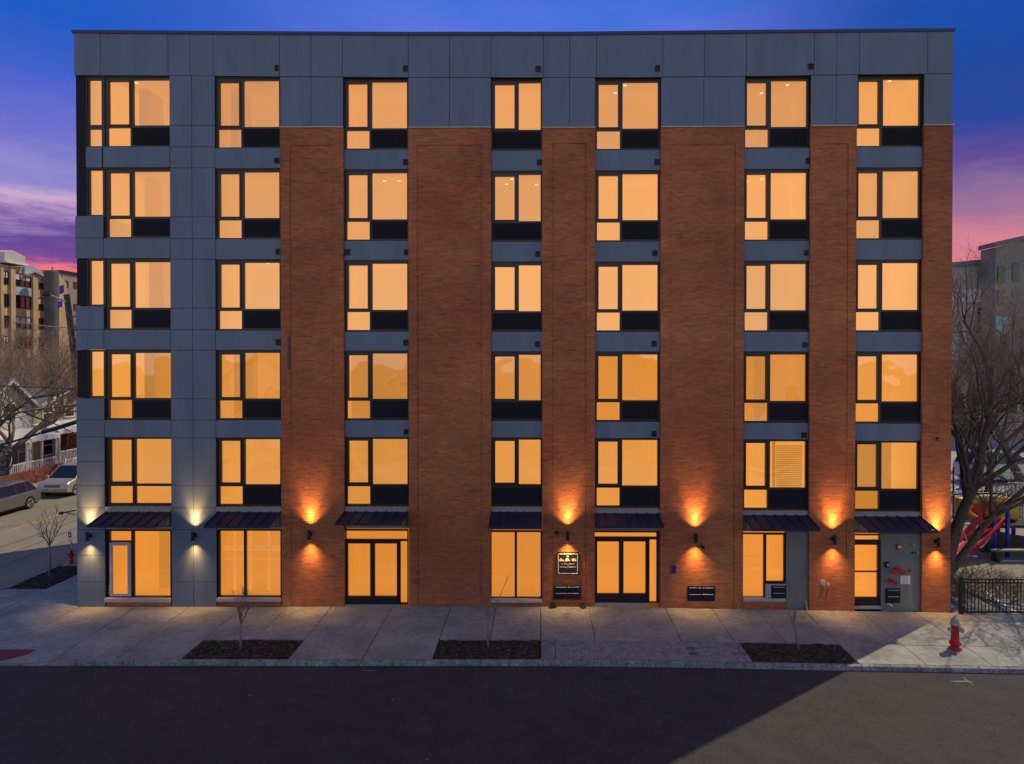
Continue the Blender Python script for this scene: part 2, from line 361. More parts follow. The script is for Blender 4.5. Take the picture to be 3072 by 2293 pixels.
# kerb stones
b = MB()
cx = [XC + .001] + [XC + 1 + i * .8 for i in range(75)]
for a, c in zip(cx, cx[1:]):
    a2, c2 = a + .003, c - .003
    ta, tc_ = sz(a, YC), sz(c, YC)
    b.hexa([(a2, YF, -.6), (c2, YF, -.6), (c2, YC - .003, -.6), (a2, YC - .003, -.6), (a2, YF, ta - .012), (c2, YF, tc_ - .012), (c2, YC - .003, tc_ + .002), (a2, YC - .003, ta + .002)])
for i in range(40):
    a = YF + i * 1.6; c = a + 1.594
    b.box(XC - .15, XC - .003, a, c, -.6, gz(-20) + .002)
struct(b.build('kerb', 'curb', bevel=.02))
# planting strips
def pit(x0, x1, y0, y1, m, sd_):
    random.seed(sd_); nx, ny = 44, 20; vs = []; fs = []
    for j in range(ny + 1):
        for i in range(nx + 1):
            e = min(i, nx - i, j, ny - j); x = x0 + (x1 - x0) * i / nx; y = y0 + (y1 - y0) * j / ny
            vs.append((x, y, gz(x) - .025 + (.0 if e == 0 else .012 + random.random() * .045)))
    for j in range(ny):
        for i in range(nx): a = j * (nx + 1) + i; fs.append((a, a + 1, a + nx + 2, a + nx + 1))
    bb = MB(); bb.add(vs, fs); return struct(bb.build('planting_bed', m, smooth=True))
pit(-10 + .01, -7 - .01, YC, YP - .01, 'soil', 1); pit(-3 + .01, -.01, YC, YP - .01, 'mulchgreen', 2); pit(5.7 + .13, 8.75 - .01, YC, YP - .01, 'mulchgreen', 3)
pit(XC + .05, -17.96, 1.76, 4.59, 'soil', 4)
# leaf litter and small weeds
random.seed(5); lt = MB(); gr = MB()
for (x0, x1, y0, y1, n) in ((-9.9, -7.1, YC + .05, YP - .05, 60), (-2.9, -.1, YC + .05, YP - .05, 30), (5.95, 8.6, YC + .05, YP - .05, 30), (XC + .1, -18.05, 1.85, 4.5, 14)):
    for _ in range(n):
        x = random.uniform(x0, x1); y = random.uniform(y0, y1); s = random.uniform(.012, .035); a = random.random() * 6.3; zz_ = gz(x) + .03
        lt.quad(*[(x + s * k * math.cos(a + t), y + s * k * math.sin(a + t), zz_ + .01 * math.sin(t + a)) for t, k in ((0, 1), (1.6, .5), (3.1, 1), (4.7, .5))])
    for _ in range(n * 9):
        x = random.uniform(x0, x1); y = random.uniform(y0, y1)
        if math.sin(x * 3.1) * math.sin(y * 4.3 + x) < .15: continue
        a = random.random() * 6.3; s = .012; h = random.uniform(.02, .06)
        gr.add([(x - s * math.cos(a), y - s * math.sin(a), gz(x)), (x + s * math.cos(a), y + s * math.sin(a), gz(x)), (x + random.uniform(-.02, .02), y + random.uniform(-.02, .02), gz(x) + h + .02)], [(0, 1, 2)])
MT['leaf'] = mat('pale dead leaf', (.24, .19, .12), .8); MT['weed'] = mat('dull winter weeds', (.060, .066, .026), .9, var=.4, scale=8)
struct(lt.build('leaf_litter', 'leaf', fix=False), 'stuff'); struct(gr.build('weeds', 'weed', fix=False), 'stuff')
# pavers
b = MB(); random.seed(3)
rows = 7; x = .42; h = (YP - .05 - (YC + .03)) / rows
MT['paver2'] = mat('darker paver', (.10, .10, .115), .85, var=.2, scale=5)
b2 = MB()
for r in range(rows):
    x = .42 - (.11 if r % 2 else 0); y0 = YC + .03 + r * h
    while x < 5.4:
        a = max(x, .42); c = min(x + .235, 5.45)
        if 3.95 < (a + c) / 2 < 4.75 and random.random() < .14: tgt = b2
        else: tgt = b
        if c - a > .03: tgt.box(a + .004, c - .004, y0 + .004, y0 + h - .004, gz(c) - .15, gz((a + c) / 2) + random.uniform(-.004, .001))
        x += .235
struct(b.build('pavers', 'paver', bevel=.003)); struct(b2.build('dark_pavers', 'paver2', bevel=.003))
b = MB()
b.box(.01, .41, YC + .01, YP - .01, gz(.3) - .2, gz(.3) - .001); b.box(5.46, 5.82, YC + .01, YP - .01, gz(5.6) - .2, gz(5.6) + .001)
struct(b.build('paver_edging', 'curb'))
# tactile pad at the ramp
b = MB()
cs = [(-17.2, YC + .10), (-14.62, YC + .10), (-14.62, YC + .72), (-17.2, YC + .72)]
b.hexa([(x, y, sz(x, y) - .02) for x, y in cs] + [(x, y, sz(x, y) + .008) for x, y in cs])
for i in range(26):
    for j in range(6):
        x, y = -17.1 + i * .1 - .0, YC + .15 + j * .1
        b.lathe([(.022, sz(x, y) + .007), (.014, sz(x, y) + .014)], (x, y, 0), 6)
struct(b.build('tactile_paving', 'tactile'))
# utility covers on the pavement
for (u, v, r, lb) in ((1702, 1842, .15, 'dark round valve cover set in the pavement below the square sign'), (1703, 1856, .19, 'worn round valve cover nearer the road, in front of the smaller one')):
    p = G(u, v, 0); b = MB(); b.lathe([(r, 0), (r, .006), (r - .02, .010), (r - .03, .006), (.0 + .01, .007)], (p.x, p.y, gz(p.x)), 20)
    tag(b.build('valve_cover', 'curb'), lb, 'valve cover')

# ---------------------------------------------------------------- the apartment building
XL, XR = X(227), X(2855)
ZT = Z(100)                                       # underside of the coping
B = empty('apartment_building', ((XL + XR) / 2, 0, 0), 'six storey apartment building of red brick piers and grey panels with all its windows lit', 'building')
DEPTH = 13.0
def ax(u, y=0.0): return X(u, y)
cols = {1: (312, 512), 2: (647, 843), 3: (1031, 1226), 4: (1473, 1627), 5: (1785, 1982), 6: (2231, 2430), 7: (2567, 2769)}
head = {6: (0, 227, 230, 232, 233, 233, 228, 224), 5: (0, 503, 506, 507, 511, 510, 506, 501), 4: (0, 776, 779, 781, 785, 785, 782, 779),
        3: (0, 1050, 1051, 1053, 1056, 1056, 1056, 1056), 2: (0, 1313, 1314, 1314, 1315, 1317, 1321, 1325)}
sill = {6: (0, 440, 444, 446, 449, 447, 442, 438), 5: (0, 714, 717, 721, 724, 723, 721, 717), 4: (0, 989, 991, 994, 995, 995, 995, 995),
        3: (0, 1260, 1260, 1261, 1263, 1266, 1269, 1271), 2: (0, 1519, 1520, 1521, 1522, 1526, 1533, 1536)}
top = {1: 98.5, 2: 101, 3: 104, 4: 105, 5: 104, 6: 96, 7: 92.5}
g1head = (0, 1589, 1589, 1588, 1592, 1594, 1598, 1603)
def zc(v, c): return W(sum(cols[c]) / 2, v, 0).z
def cx_(c): return ax(cols[c][0]), ax(cols[c][1])
BACK = -.6
# shell: side walls, rear wall, roof, and dark backing behind the joints
b = MB()
b.box(XL, XL + .3, .32, DEPTH, BACK, ZT); b.box(XR - .3, XR, .36, DEPTH, BACK, ZT); b.box(XL + .3, XR - .3, DEPTH - .3, DEPTH, BACK, ZT)
b.box(XL + .3, XR - .3, .36, DEPTH - .3, ZT - .9, ZT - .6)
b.build('wall', 'clad', B)
b = MB()
edges = [XL] + [e for c in range(1, 8) for e in cx_(c)] + [XR]
for i in range(0, 16, 2):
    a, c = edges[i], edges[i + 1]
    if i == 0:
        b.box(a + .02, c, .036, .30, BACK, zc(1196, 1)); zs = [(920, 1050)]
        b.box(a + .02, c, .036, .30, zc(1049, 1), zc(919, 1)); b.box(a + .02, c, .036, .30, zc(775, 1), zc(649, 1))
        b.box(a + .02, c, .12, .30, zc(502, 1), zc(441, 1)); b.box(a + .02, c, .036, .30, zc(226, 1), ZT - .05)
    else: b.box(a + .002, c - .002, .05 if i > 2 else .036, .30, BACK, ZT - .05)
for c in cols:
    a, d = cx_(c); b.box(a, d, .036, .30, zc(head[6][c], c) + .01, ZT - .05)
b.build('joint_backing', 'backing', B)
# coping in three runs that follow the slight sag of the roof line
b = MB()
us = [222, 700, 1200, 1700, 2200, 2860]; vt = [91, 95, 97.5, 97, 92, 86.5]; vb = [98, 102.5, 105, 105, 99.5, 92.5]
for i in range(5):
    a, c = ax(us[i]), ax(us[i + 1])
    za, zb, wa, wb = W(us[i], vt[i]).z, W(us[i + 1], vt[i + 1]).z, W(us[i], vb[i]).z - .02, W(us[i + 1], vb[i + 1]).z - .02
    b.hexa([(a, -.04, wa), (c, -.04, wb), (c, .5, wb), (a, .5, wa), (a, -.04, za), (c, -.04, zb), (c, .5, zb), (a, .5, za)])
b.box(ax(222), ax(222) + .35, .501, DEPTH + .05, ZT - .05, ZT + .06); b.box(ax(2860) - .35, ax(2860), .501, DEPTH + .05, ZT - .05, ZT + .06)
b.build('coping', 'coping', B)
# cladding panels, one small gap at every joint
cl = MB(); GP = .007
def panel(u0, u1, v0, v1, y0=0.0, y1=.034, tgt=None, um=None):
    a, c = ax(u0) + GP, ax(u1) - GP
    zb0, zb1 = W(u0, v1[0] if isinstance(v1, tuple) else v1).z + GP, W(u1, v1[1] if isinstance(v1, tuple) else v1).z + GP
    zt0, zt1 = W(u0, v0[0] if isinstance(v0, tuple) else v0).z - GP, W(u1, v0[1] if isinstance(v0, tuple) else v0).z - GP
    (tgt or cl).hexa([(a, y0, zb0), (c, y0, zb1), (c, y1, zb1), (a, y1, zb0), (a, y0, zt0), (c, y0, zt1), (c, y1, zt1), (a, y1, zt0)])
pu = [227, 306, 508, 574, 643, 841, 935, 1029, 1226, 1349, 1474, 1630, 1709, 1789, 1987, 2112, 2237, 2440, 2507, 2575, 2779, 2856]
def lerp(tab, u):
    for (a, fa), (c, fc) in zip(tab, tab[1:]):
        if a <= u <= c: return fa + (fc - fa) * (u - a) / (c - a)
    return tab[-1][1]
tv = list(zip(us, vb)); hv = [(222, 226), (500, 227), (900, 230.5), (1200, 232), (1600, 233), (1900, 232.5), (2237, 229), (2560, 224), (2862, 221)]
for a, c in zip(pu, pu[1:]): panel(a, c, (lerp(tv, a), lerp(tv, c)), (lerp(hv, a), lerp(hv, c)))
bv = [(830, 381), (1230, 382.5), (1480, 383), (1790, 383), (2240, 380.5), (2440, 378), (2780, 375), (2860, 375)]
cl.build('cladding', 'clad', B, bevel=.003); cl = MB()
for a, c in ((843, 935), (935, 1031), (1226, 1349), (1349, 1473), (1627, 1708), (1708, 1785), (1982, 2110), (2110, 2233), (2430, 2506), (2506, 2570), (2769, 2854)):
    panel(a, c, (lerp(hv, a) + .5, lerp(hv, c) + .5), (lerp(bv, a), lerp(bv, c)))
cl.build('cladding', 'clad', B, bevel=.003); cl = MB()
for a, c in ((512, 578), (578, 647)):
    for v0, v1 in ((227.5, 376.5), (376.5, 441), (441, 504), (504, 651), (651, 716), (716, 778), (778, 925), (925, 989.5), (989.5, 1051), (1051, 1197), (1197, 1261), (1261, 1314), (1314, 1458), (1458, 1524), (1524, 1590), (1590, 1746), (1746, 1826)):
        panel(a, c, v0, v1)
cl.build('cladding', 'clad', B, bevel=.003); cl = MB()
for v0, v1 in ((648, 714), (714, 776), (919, 989), (989, 1050), (1195, 1260), (1260, 1311), (1311, 1385), (1385, 1458), (1458, 1524), (1524, 1589), (1589, 1668), (1668, 1746), (1746, 1830)):
    panel(227.5, 312, v0, v1)
cl.build('cladding', 'clad', B, bevel=.003)
b = MB(); panel(259, 308, 440, 503, .02, .10, b); b.build('spandrel_panel', 'clad', B)
b = MB()
for v0, v1 in ((226.5, 440), (440, 503), (503, 648), (776, 918), (1050, 1194)):
    panel(228, 259.5, v0, v1, .06, .30, b)
b.build('corner_panel', 'louvre', B)

# brick piers with a shallow recessed panel and movement joints
piers = [(843, 1031, 872, 999, 436, 383.5, 1820), (1226, 1473, 1252.5, 1444.5, 436, 384.5, 1820), (1627, 1785, 1658, 1757, 431, 385, 1819), (1982, 2231, 2012, 2204, 435, 382.5, 1822),
         (2430, 2567, 2470, 2542, 432, 379.5, 1838), (2769, 2855, None, None, 0, 377, 1842)]
for (u0, u1, i0, i1, vt_, v0, v1) in piers:
    b = MB(); a, c = ax(u0), ax(u1); zb, zt = -.6, W((u0 + u1) / 2, v0).z
    yb = .34
    if i0:
        p, q = ax(i0), ax(i1); zi = W((i0 + i1) / 2, vt_).z
        b.box(a, p - .006, 0, yb, zb, zt); b.box(q + .010, c, 0, yb, zb, zt); b.box(p - .006, q + .010, 0.0, yb, zi + .008, zt)
        b.box(p, q, .022, .2, zb, zi)
    else: b.box(a, c, 0, yb, zb, zt)
    pr = b.build('brick_pier', 'brick', B)
    if u0 == 2769:
        b = MB(); b.box(c - .25, c, yb + .002, DEPTH, zb, zt); b.build('brick_return', 'brick', B)
    b = MB(); b.box(a - .005, c + (.03 if u0 == 2769 else .005), -.05, .034, zt, zt + .035); b.build('stone_cap', 'stone', B)

# windows -----------------------------------------------------------------
def window(c, x0, x1, z0, z1, panes, sash=None, louvre=None, yf=.14, room='room_up', ext=(.22, .22), lights=(), name='window', depth=2.3, drop=.35, extra=None, framemat='frame'):
    """panes/louvre: (fx0, fx1, fz0, fz1) fractions of the opening, z measured from the head"""
    Wd, H = x1 - x0, z1 - z0
    rc = lambda r: (x0 + r[0] * Wd, x0 + r[1] * Wd, z1 - r[3] * H, z1 - r[2] * H)
    holes = [rc(p) for p in panes]
    xs = sorted({round(t, 5) for h in holes for t in h[:2]} | {x0, x1}); zs = sorted({round(t, 5) for h in holes for t in h[2:]} | {z0, z1})
    f = MB()
    for zi in range(len(zs) - 1):
        run = None
        for xi in range(len(xs)):
            solid = xi < len(xs) - 1 and not any(h[0] - 1e-4 < (xs[xi] + xs[xi + 1]) / 2 < h[1] + 1e-4 and h[2] - 1e-4 < (zs[zi] + zs[zi + 1]) / 2 < h[3] + 1e-4 for h in holes)
            if solid and run is None: run = xs[xi]
            if not solid and run is not None: f.box(run, xs[xi], yf, yf + .09, zs[zi], zs[zi + 1]); run = None
    # sash and perimeter beads standing a little proud
    def ring(a, c, d, e, t, y0, y1):
        f.box(a, c, y0, y1, d, d + t); f.box(a, c, y0, y1, e - t, e); f.box(a, a + t, y0, y1, d + t, e - t); f.box(c - t, c, y0, y1, d + t, e - t)
    ring(x0 + .001, x1 - .001, z0 + .001, z1 - .001, .030, yf - .03, yf + .02)
    if sash is not None:
        s = rc(sash); ring(s[0] - .055, s[1] + .055, s[2] - .055, s[3] + .055, .052, yf - .022, yf + .03)
    wn = f.build(name, framemat, B)
    for h in holes:
        g = MB(); g.quad((h[0] - .01, yf + .045, h[2] - .01), (h[1] + .01, yf + .045, h[2] - .01), (h[1] + .01, yf + .045, h[3] + .01), (h[0] - .01, yf + .045, h[3] + .01))
        g.build('pane', 'glass', wn, fix=False)
    if louvre:
        s = rc(louvre); g = MB(); g.box(s[0] + .03, s[1] - .03, yf - .012, yf - .001, s[2] + .05, s[3] - .04)
        n = 9
        for i in range(n):
            z = s[2] + .09 + (s[3] - s[2] - .17) * i / n
            g.add([(s[0] + .06, yf - .014, z), (s[1] - .06, yf - .014, z), (s[1] - .06, yf - .03, z - .02), (s[0] + .06, yf - .03, z - .02)], [(0, 1, 2, 3)])
        t = .014; g.box(s[0] + .05, s[1] - .05, yf - .034, yf - .012, s[3] - .075, s[3] - .06); g.box(s[0] + .05, s[1] - .05, yf - .034, yf - .012, s[2] + .07, s[2] + .08)
        g.build('grille', 'louvre', wn)
    # the glowing room behind the glass, its walls emitting the light
    r = MB(); a, c = x0 - ext[0], x1 + ext[1]; y0, y1 = yf + .10, yf + .1 + depth; lo, hi = z0 - drop, z1 + .08
    r.add([(a, y0, lo), (c, y0, lo), (c, y1, lo), (a, y1, lo), (a, y0, hi), (c, y0, hi), (c, y1, hi), (a, y1, hi)], [(0, 1, 2, 3), (7, 6, 5, 4), (1, 5, 6, 2), (2, 6, 7, 3), (0, 3, 7, 4)])
    # wall round the opening, seen only from inside
    r.build('glowing_room', room, wn, fix=False)
    for (fx, fy) in lights:
        l_ = MB(); l_.lathe([(.055, hi - .03), (.055, hi - .012)], (a + fx * (c - a), y0 + fy * depth, 0), 14); l_.build('downlight', 'lampwarm', wn)
    if extra:
        e = MB(); extra(e, a, c, y0, y1, lo, hi); e.build('room_partition', 'room_shelf' if extra.__name__ in ('kit', 'rails') else 'room_part', wn)
    return wn

std = lambda dx=0: dict(panes=[(.06, .355, .065, .675), (.035, .385, .725, .98), (.425, .965, .04, .695)], sash=(.06, .355, .065, .675), louvre=(.40, .985, .705, .99))
L2 = dict(panes=[(.06, .355, .05, .66), (.035, .385, .715, .975), (.425, .965, .025, .685)], sash=(.06, .355, .05, .66), louvre=(.40, .985, .70, .985))
lt_spec = {(1, 6): [(.9, .35), (.85, .8), (.28, .25)], (1, 5): [(.85, .4), (.9, .75)], (2, 4): [(.55, .5)], (3, 5): [(.3, .3), (.45, .7), (.65, .7)], (3, 4): [(.3, .4), (.7, .4)], (4, 5): [(.4, .5), (.3, .8), (.8, .85)], (4, 4): [(.3, .5)],
           (5, 6): [(.5, .25), (.4, .55)], (5, 5): [(.45, .55)], (5, 4): [(.35, .4)], (6, 6): [(.75, .3), (.5, .62), (.1, .25)], (6, 5): [(.5, .6), (.33, .75)], (7, 6): [(.62, .2), (.3, .75)], (6, 4): [(.2, .5), (.42, .6)]}
def part_wall(f0, f1, d0, d1, zf=0.0):
    def fn(e, a, c, y0, y1, lo, hi): e.box(a + f0 * (c - a), a + f1 * (c - a), y0 + d0 * (y1 - y0), y0 + d1 * (y1 - y0), lo + zf * (hi - lo) + .004, hi - .004)
    return fn
def slats(e, a, c, y0, y1, lo, hi):
    x = a + .55 * (c - a); e.box(x, c - .3, y0 + .16, y0 + .17, hi - .32, hi - .30)
    z = hi - .34
    while z > lo + .95: e.box(x, c - .32, y0 + .15, y0 + .19, z - .035, z); z -= .062
    e.box(x - .12, x - .04, y0 + .15, y0 + .2, lo + .01, hi - .01)
exspec = {(1, 4): part_wall(.42, .62, .3, .9), (1, 6): part_wall(.18, .3, .5, .95), (2, 6): part_wall(.1, .2, .4, .9), (1, 3): part_wall(.4, .55, .2, .8), (6, 3): part_wall(.35, .5, .4, .9), (1, 5): part_wall(.2, .3, .6, .9), (3, 3): part_wall(.0 + .02, .98, .55, .6, .0),
          (7, 2): part_wall(.3, .75, .4, .5), (6, 2): slats, (2, 3): part_wall(.05, .3, .6, .8)}
for c in cols:
    x0, x1 = cx_(c)
    for lv in (6, 5, 4, 3, 2):
        z1, z0 = zc(head[lv][c], c), zc(sill[lv][c], c)
        yf = .09 if c <= 2 else .15
        kw = dict(yf=yf, lights=lt_spec.get((c, lv), ()), extra=exspec.get((c, lv)))
        kw['room'] = 'room%d' % lv
        if c == 4:
            window(c, x0, x1, z0, z1, [(.075, .455, .07, .685), (.54, .965, .045, .705)] if lv > 2 else [(.075, .455, .05, .66), (.54, .965, .03, .68)], sash=(.075, .455, .07, .685) if lv > 2 else (.075, .455, .05, .66), louvre=(.01, .99, .715, .99), **kw)
        elif c == 1:
            k = .08
            if lv == 2:
                window(c, x0, x1, z0, z1, [(.07, .385, .04, .65), (.05, .395, .715, .965), (.445, .985, .025, .68), (.445, .985, .715, .965)], sash=(.07, .385, .04, .65), **kw)
            else:
                window(c, x0, x1, z0, z1, [(.07, .375, .065, .675), (.05, .39, .72, .98), (.435, .985, .045, .69)], sash=(.07, .375, .065, .675), louvre=(.41, .995, .705, .99), ext=(0, .22), **kw)
        else:
            t = L2 if lv == 2 else std()
            window(c, x0, x1, z0, z1, t['panes'], sash=t['sash'], louvre=t['louvre'], **kw)
# corner windows of the upper four storeys
for lv, v0, v1 in ((6, 227, 440), (5, 503, 648), (4, 776, 918), (3, 1050, 1194)):
    z1, z0 = zc(v0, 1), zc(v1, 1)
    window(1, ax(259.5), ax(312), z0, z1, [(.12, .84, .045, .68), (.12, .84, .74, .98)] if lv == 6 else [(.14, .88, .04, .965)], yf=.09, ext=(0, 0), drop=.0)

# spandrel panels between the storeys, set back between the piers
for c in cols:
    x0, x1 = cx_(c); y0 = 0.0 if c <= 2 else .09
    for lv in (6, 5, 4, 3):
        b = MB(); g = .008
        b.box(x0 + (g if c <= 2 else .004), x1 - (g if c <= 2 else .004), y0, y0 + .18, zc(head[lv - 1][c], c) + .012, zc(sill[lv][c], c) - .012)
        b.build('spandrel_panel', 'clad', B, bevel=.003)
        b = MB(); b.box(x0 + .002, x1 - .002, y0 + .05, .3, zc(head[lv - 1][c], c), zc(sill[lv][c], c)); b.build('joint_backing', 'backing', B)
    # band over the awning, wall behind it, band under it
    b = MB(); b.box(x0 + .003, x1 - .003, y0 - .01, .3, zc(sill[2][c] + 16, c), zc(sill[2][c] + 2, c)); b.build('metal_band', 'band', B)
    b = MB(); b.box(x0 + .003, x1 - .003, y0 + .03, .3, zc(g1head[c], c), zc(sill[2][c] + 16, c) - .002); b.build('awning_fascia', 'band', B)

# small square air grilles
vents = [(2, 828, 840, 196, 213), (3, 1211, 1226, 198, 215), (4, 1607, 1623, 199, 216), (5, 1964, 1980, 197, 215), (6, 2421, 2438, 192, 209),
         (2, 826, 841, 474, 491), (3, 1209, 1225, 476, 493), (4, 1611, 1627, 477, 494), (5, 1964, 1980, 476, 493), (6, 2418, 2432, 472, 490),
         (2, 829, 842, 747, 764), (3, 1032, 1050, 747, 765), (3, 1211, 1226, 747, 764), (4, 1606, 1621, 753, 770), (5, 1958, 1974, 750, 767), (6, 2414, 2427, 749, 766),
         (2, 828, 843, 1018, 1036), (3, 1209, 1225, 1019, 1037), (4, 1605, 1620, 1024, 1041), (5, 1956, 1972, 1022, 1040), (6, 2410, 2425, 1026, 1043),
         (3, 1210, 1226, 1289, 1305), (5, 1957, 1972, 1294, 1311), (6, 2408, 2424, 1298, 1315)]
for (c, u0, u1, v0, v1) in vents:
    y0 = 0.0 if (c <= 2 or v0 < 230) else .09
    b = MB(); x0, x1 = ax(u0) - .0, ax(u1) - .01; z0, z1 = W(u0, v1).z, W(u0, v0).z
    b.box(x0, x1, y0 - .03, y0 - .001, z0, z0 + .015); b.box(x0, x1, y0 - .03, y0 - .001, z1 - .015, z1); b.box(x0, x0 + .015, y0 - .03, y0 - .001, z0 + .015, z1 - .015); b.box(x1 - .015, x1, y0 - .03, y0 - .001, z0 + .015, z1 - .015)
    for i in range(5):
        z = z0 + .02 + i * (z1 - z0 - .03) / 5; b.quad((x0 + .01, y0 - .004, z + .02), (x1 - .01, y0 - .004, z + .02), (x1 - .01, y0 - .026, z), (x0 + .01, y0 - .026, z))
    b.build('air_vent', 'black', B)

# ground floor --------------------------------------------------------------
def rect(u0, u1, v0, v1, y=.15):
    return X(u0, y), X(u1, y), W((u0 + u1) / 2, v1, y).z, W((u0 + u1) / 2, v0, y).z
def gwin(c, u0, u1, v0, v1, panes, yf, extra=None, louvre=None, name='window', lights=(), rd=2.6):
    """ground floor frame; panes given in photo pixels"""
    x0, x1, z0, z1 = rect(u0, u1, v0, v1, yf if yf > .12 else yf)
    pr = []
    for p in panes:
        a, c_, d, e = rect(*p, yf + .045); pr.append(((a - x0) / (x1 - x0), (c_ - x0) / (x1 - x0), (z1 - e) / (z1 - z0), (z1 - d) / (z1 - z0)))
    return window(c, x0, x1, z0, z1, pr, yf=yf, room='room_dn', extra=extra, lights=lights, name=name, drop=.02, depth=rd, ext=(.15, .15))
def kit(e, a, c, y0, y1, lo, hi):               # shelves and posts of an unfinished shop room
    for f in (.14, .36, .62, .85): e.box(a + f * (c - a) - .03, a + f * (c - a) + .03, y0 + .75, y0 + .8, lo, hi - .1)
    for f, t in ((.62, .05), (.58, .02), (.45, .018)): e.box(a + .01, c - .01, y0 + .70, y0 + .74, lo + f * (hi - lo) - t, lo + f * (hi - lo) + t)
def corner(e, a, c, y0, y1, lo, hi):
    e.box(a + .55 * (c - a), a + .72 * (c - a), y0 + .9, y0 + 1.6, lo, hi - .004); e.box(a + .72 * (c - a), c - .01, y0 + 1.6, y0 + 1.7, lo, hi - .5)
def rails(e, a, c, y0, y1, lo, hi):
    for f in (.42, .55): e.box(a + .01, a + .5 * (c - a), y0 + .5, y0 + .55, lo + f * (hi - lo), lo + f * (hi - lo) + .035)
def low(e, a, c, y0, y1, lo, hi): e.box(a + .05 * (c - a), a + .6 * (c - a), y0 + 1.2, y0 + 1.3, lo, lo + .35 * (hi - lo))
gwin(1, 316, 512, 1589, 1795, [(329, 393, 1593, 1622), (329, 389, 1632, 1787), (401, 510, 1593, 1788)], .09, extra=corner)
gwin(2, 650, 843, 1588, 1794, [(659, 731, 1592, 1787), (738, 841, 1592, 1787)], .09, extra=kit)
gwin(4, 1472, 1627, 1592, 1798, [(1474.5, 1544, 1596, 1791), (1551, 1621.5, 1596, 1791)], .15)
gwin(6, 2224, 2361, 1599, 1796, [(2226.5, 2291.5, 1602.5, 1791), (2299.5, 2352, 1604, 1743)], .15, extra=rails)
w3 = gwin(3, 1032, 1224, 1588, 1813, [(1036, 1221.5, 1592, 1617), (1043, 1110, 1630, 1788), (1124, 1190, 1630, 1788), (1201, 1221.5, 1623, 1808)], .15, name='door')
w5 = gwin(5, 1782, 1978, 1593, 1808, [(1784, 1970, 1597, 1610), (1792, 1857, 1624, 1780), (1871, 1937, 1624, 1780), (1949, 1970, 1618, 1805)], .15, name='door')
w7 = gwin(7, 2559, 2641, 1603, 1817, [(2560.5, 2640, 1606, 1619), (2563, 2634, 1634, 1713), (2563, 2634, 1716, 1791)], .15, name='door', rd=2.2)
# door leaves: stiles, meeting line, pull handles, threshold
for wn, ul, ur, um, v0, v1, yy in ((w3, 1036, 1197, 1117, 1622, 1811, .15), (w5, 1786, 1943, 1864, 1614, 1806, .15), (w7, 2560, 2640, None, 1622, 1815, .15)):
    b = MB(); x0, x1 = X(ul, yy), X(ur, yy); z0, z1 = W((ul + ur) / 2, v1, yy).z, W((ul + ur) / 2, v0, yy).z
    t = .022
    b.box(x0, x0 + t, yy - .034, yy - .001, z0, z1); b.box(x1 - t, x1, yy - .034, yy - .001, z0, z1); b.box(x0 + t, x1 - t, yy - .034, yy - .001, z1 - t, z1)
    b.build('door_trim', 'black', wn)
    if um:
        for s in (-1, 1):
            xm = X(um, yy) + s * .045; zc_ = W(um, 1720, yy).z
            h = MB(); h.tube([(xm, yy - .05, zc_ + .28), (xm, yy - .09, zc_ + .25), (xm, yy - .09, zc_ - .02), (xm, yy - .05, zc_ - .05)], .014, 8); h.build('handle', 'black', wn)
    else:
        xm = X(2632, yy); zc_ = W(um or 2632, 1730, yy).z
        h = MB(); h.tube([(xm, yy - .05, zc_ + .14), (xm, yy - .09, zc_ + .12), (xm, yy - .09, zc_ - .10), (xm, yy - .05, zc_ - .12)], .013, 8); h.build('handle', 'black', wn)
    b = MB(); b.box(x0 - .02, x1 + .02, .03, .28, z0 - .1, z0 - .01); b.build('threshold', 'silver', wn)
# stone sills and the brick or plinth below the ground floor windows
for (u0, u1, v0, v1, m, c) in ((313, 510, 1795, 1806, 'stone', 'old'), (648, 841, 1794, 1804, 'stone', 'o'), (1472, 1627, 1799, 1807, 'stone', 'o'), (2226, 2361, 1797, 1806, 'stone', 'b')):
    x0, x1 = ax(u0) + .004, ax(u1) - .004; z0, z1 = W((u0 + u1) / 2, v1).z, W((u0 + u1) / 2, v0).z
    b = MB(); b.box(x0 - .02 if c == 'old' else x0, x1, -.06 if c != 'b' else .0, .3, z0, z1); b.build('sill', m, B, bevel=.01)
    b = MB(); b.box(x0 + .003, x1 - .003, .03, .3, -.6, z0 - .003); b.build('plinth', 'brick', B)
# grey panels beside the shop window and the service door
b = MB(); x0, x1 = ax(2361), cx_(6)[1]; b.box(x0 + .03, x1 - .004, .10, .3, -.6, zc(g1head[6], 6) - .01); b.build('wall_panel', 'greydoor', B)
b = MB(); x0, x1 = ax(2651), cx_(7)[1]; b.box(x0, x1 - .004, .10, .3, -.6, zc(g1head[7], 7) - .01); b.build('wall_panel', 'greydoor', B)
b = MB(); b.box(X(2641, .2), ax(2651), .22, .3, -.3, zc(g1head[7], 7)); b.box(cx_(7)[0] - .0, X(2641, .2), .24, .3, -.6, W(2600, 1817, .15).z); b.build('door_jamb', 'backing', B)
# backing behind the ground floor openings so no daylight leaks round the rooms
b = MB()
b.box(X(2352, .15) + .12, ax(2366), .16, .3, -.6, zc(1600, 6)); b.build('joint_backing', 'backing', B)

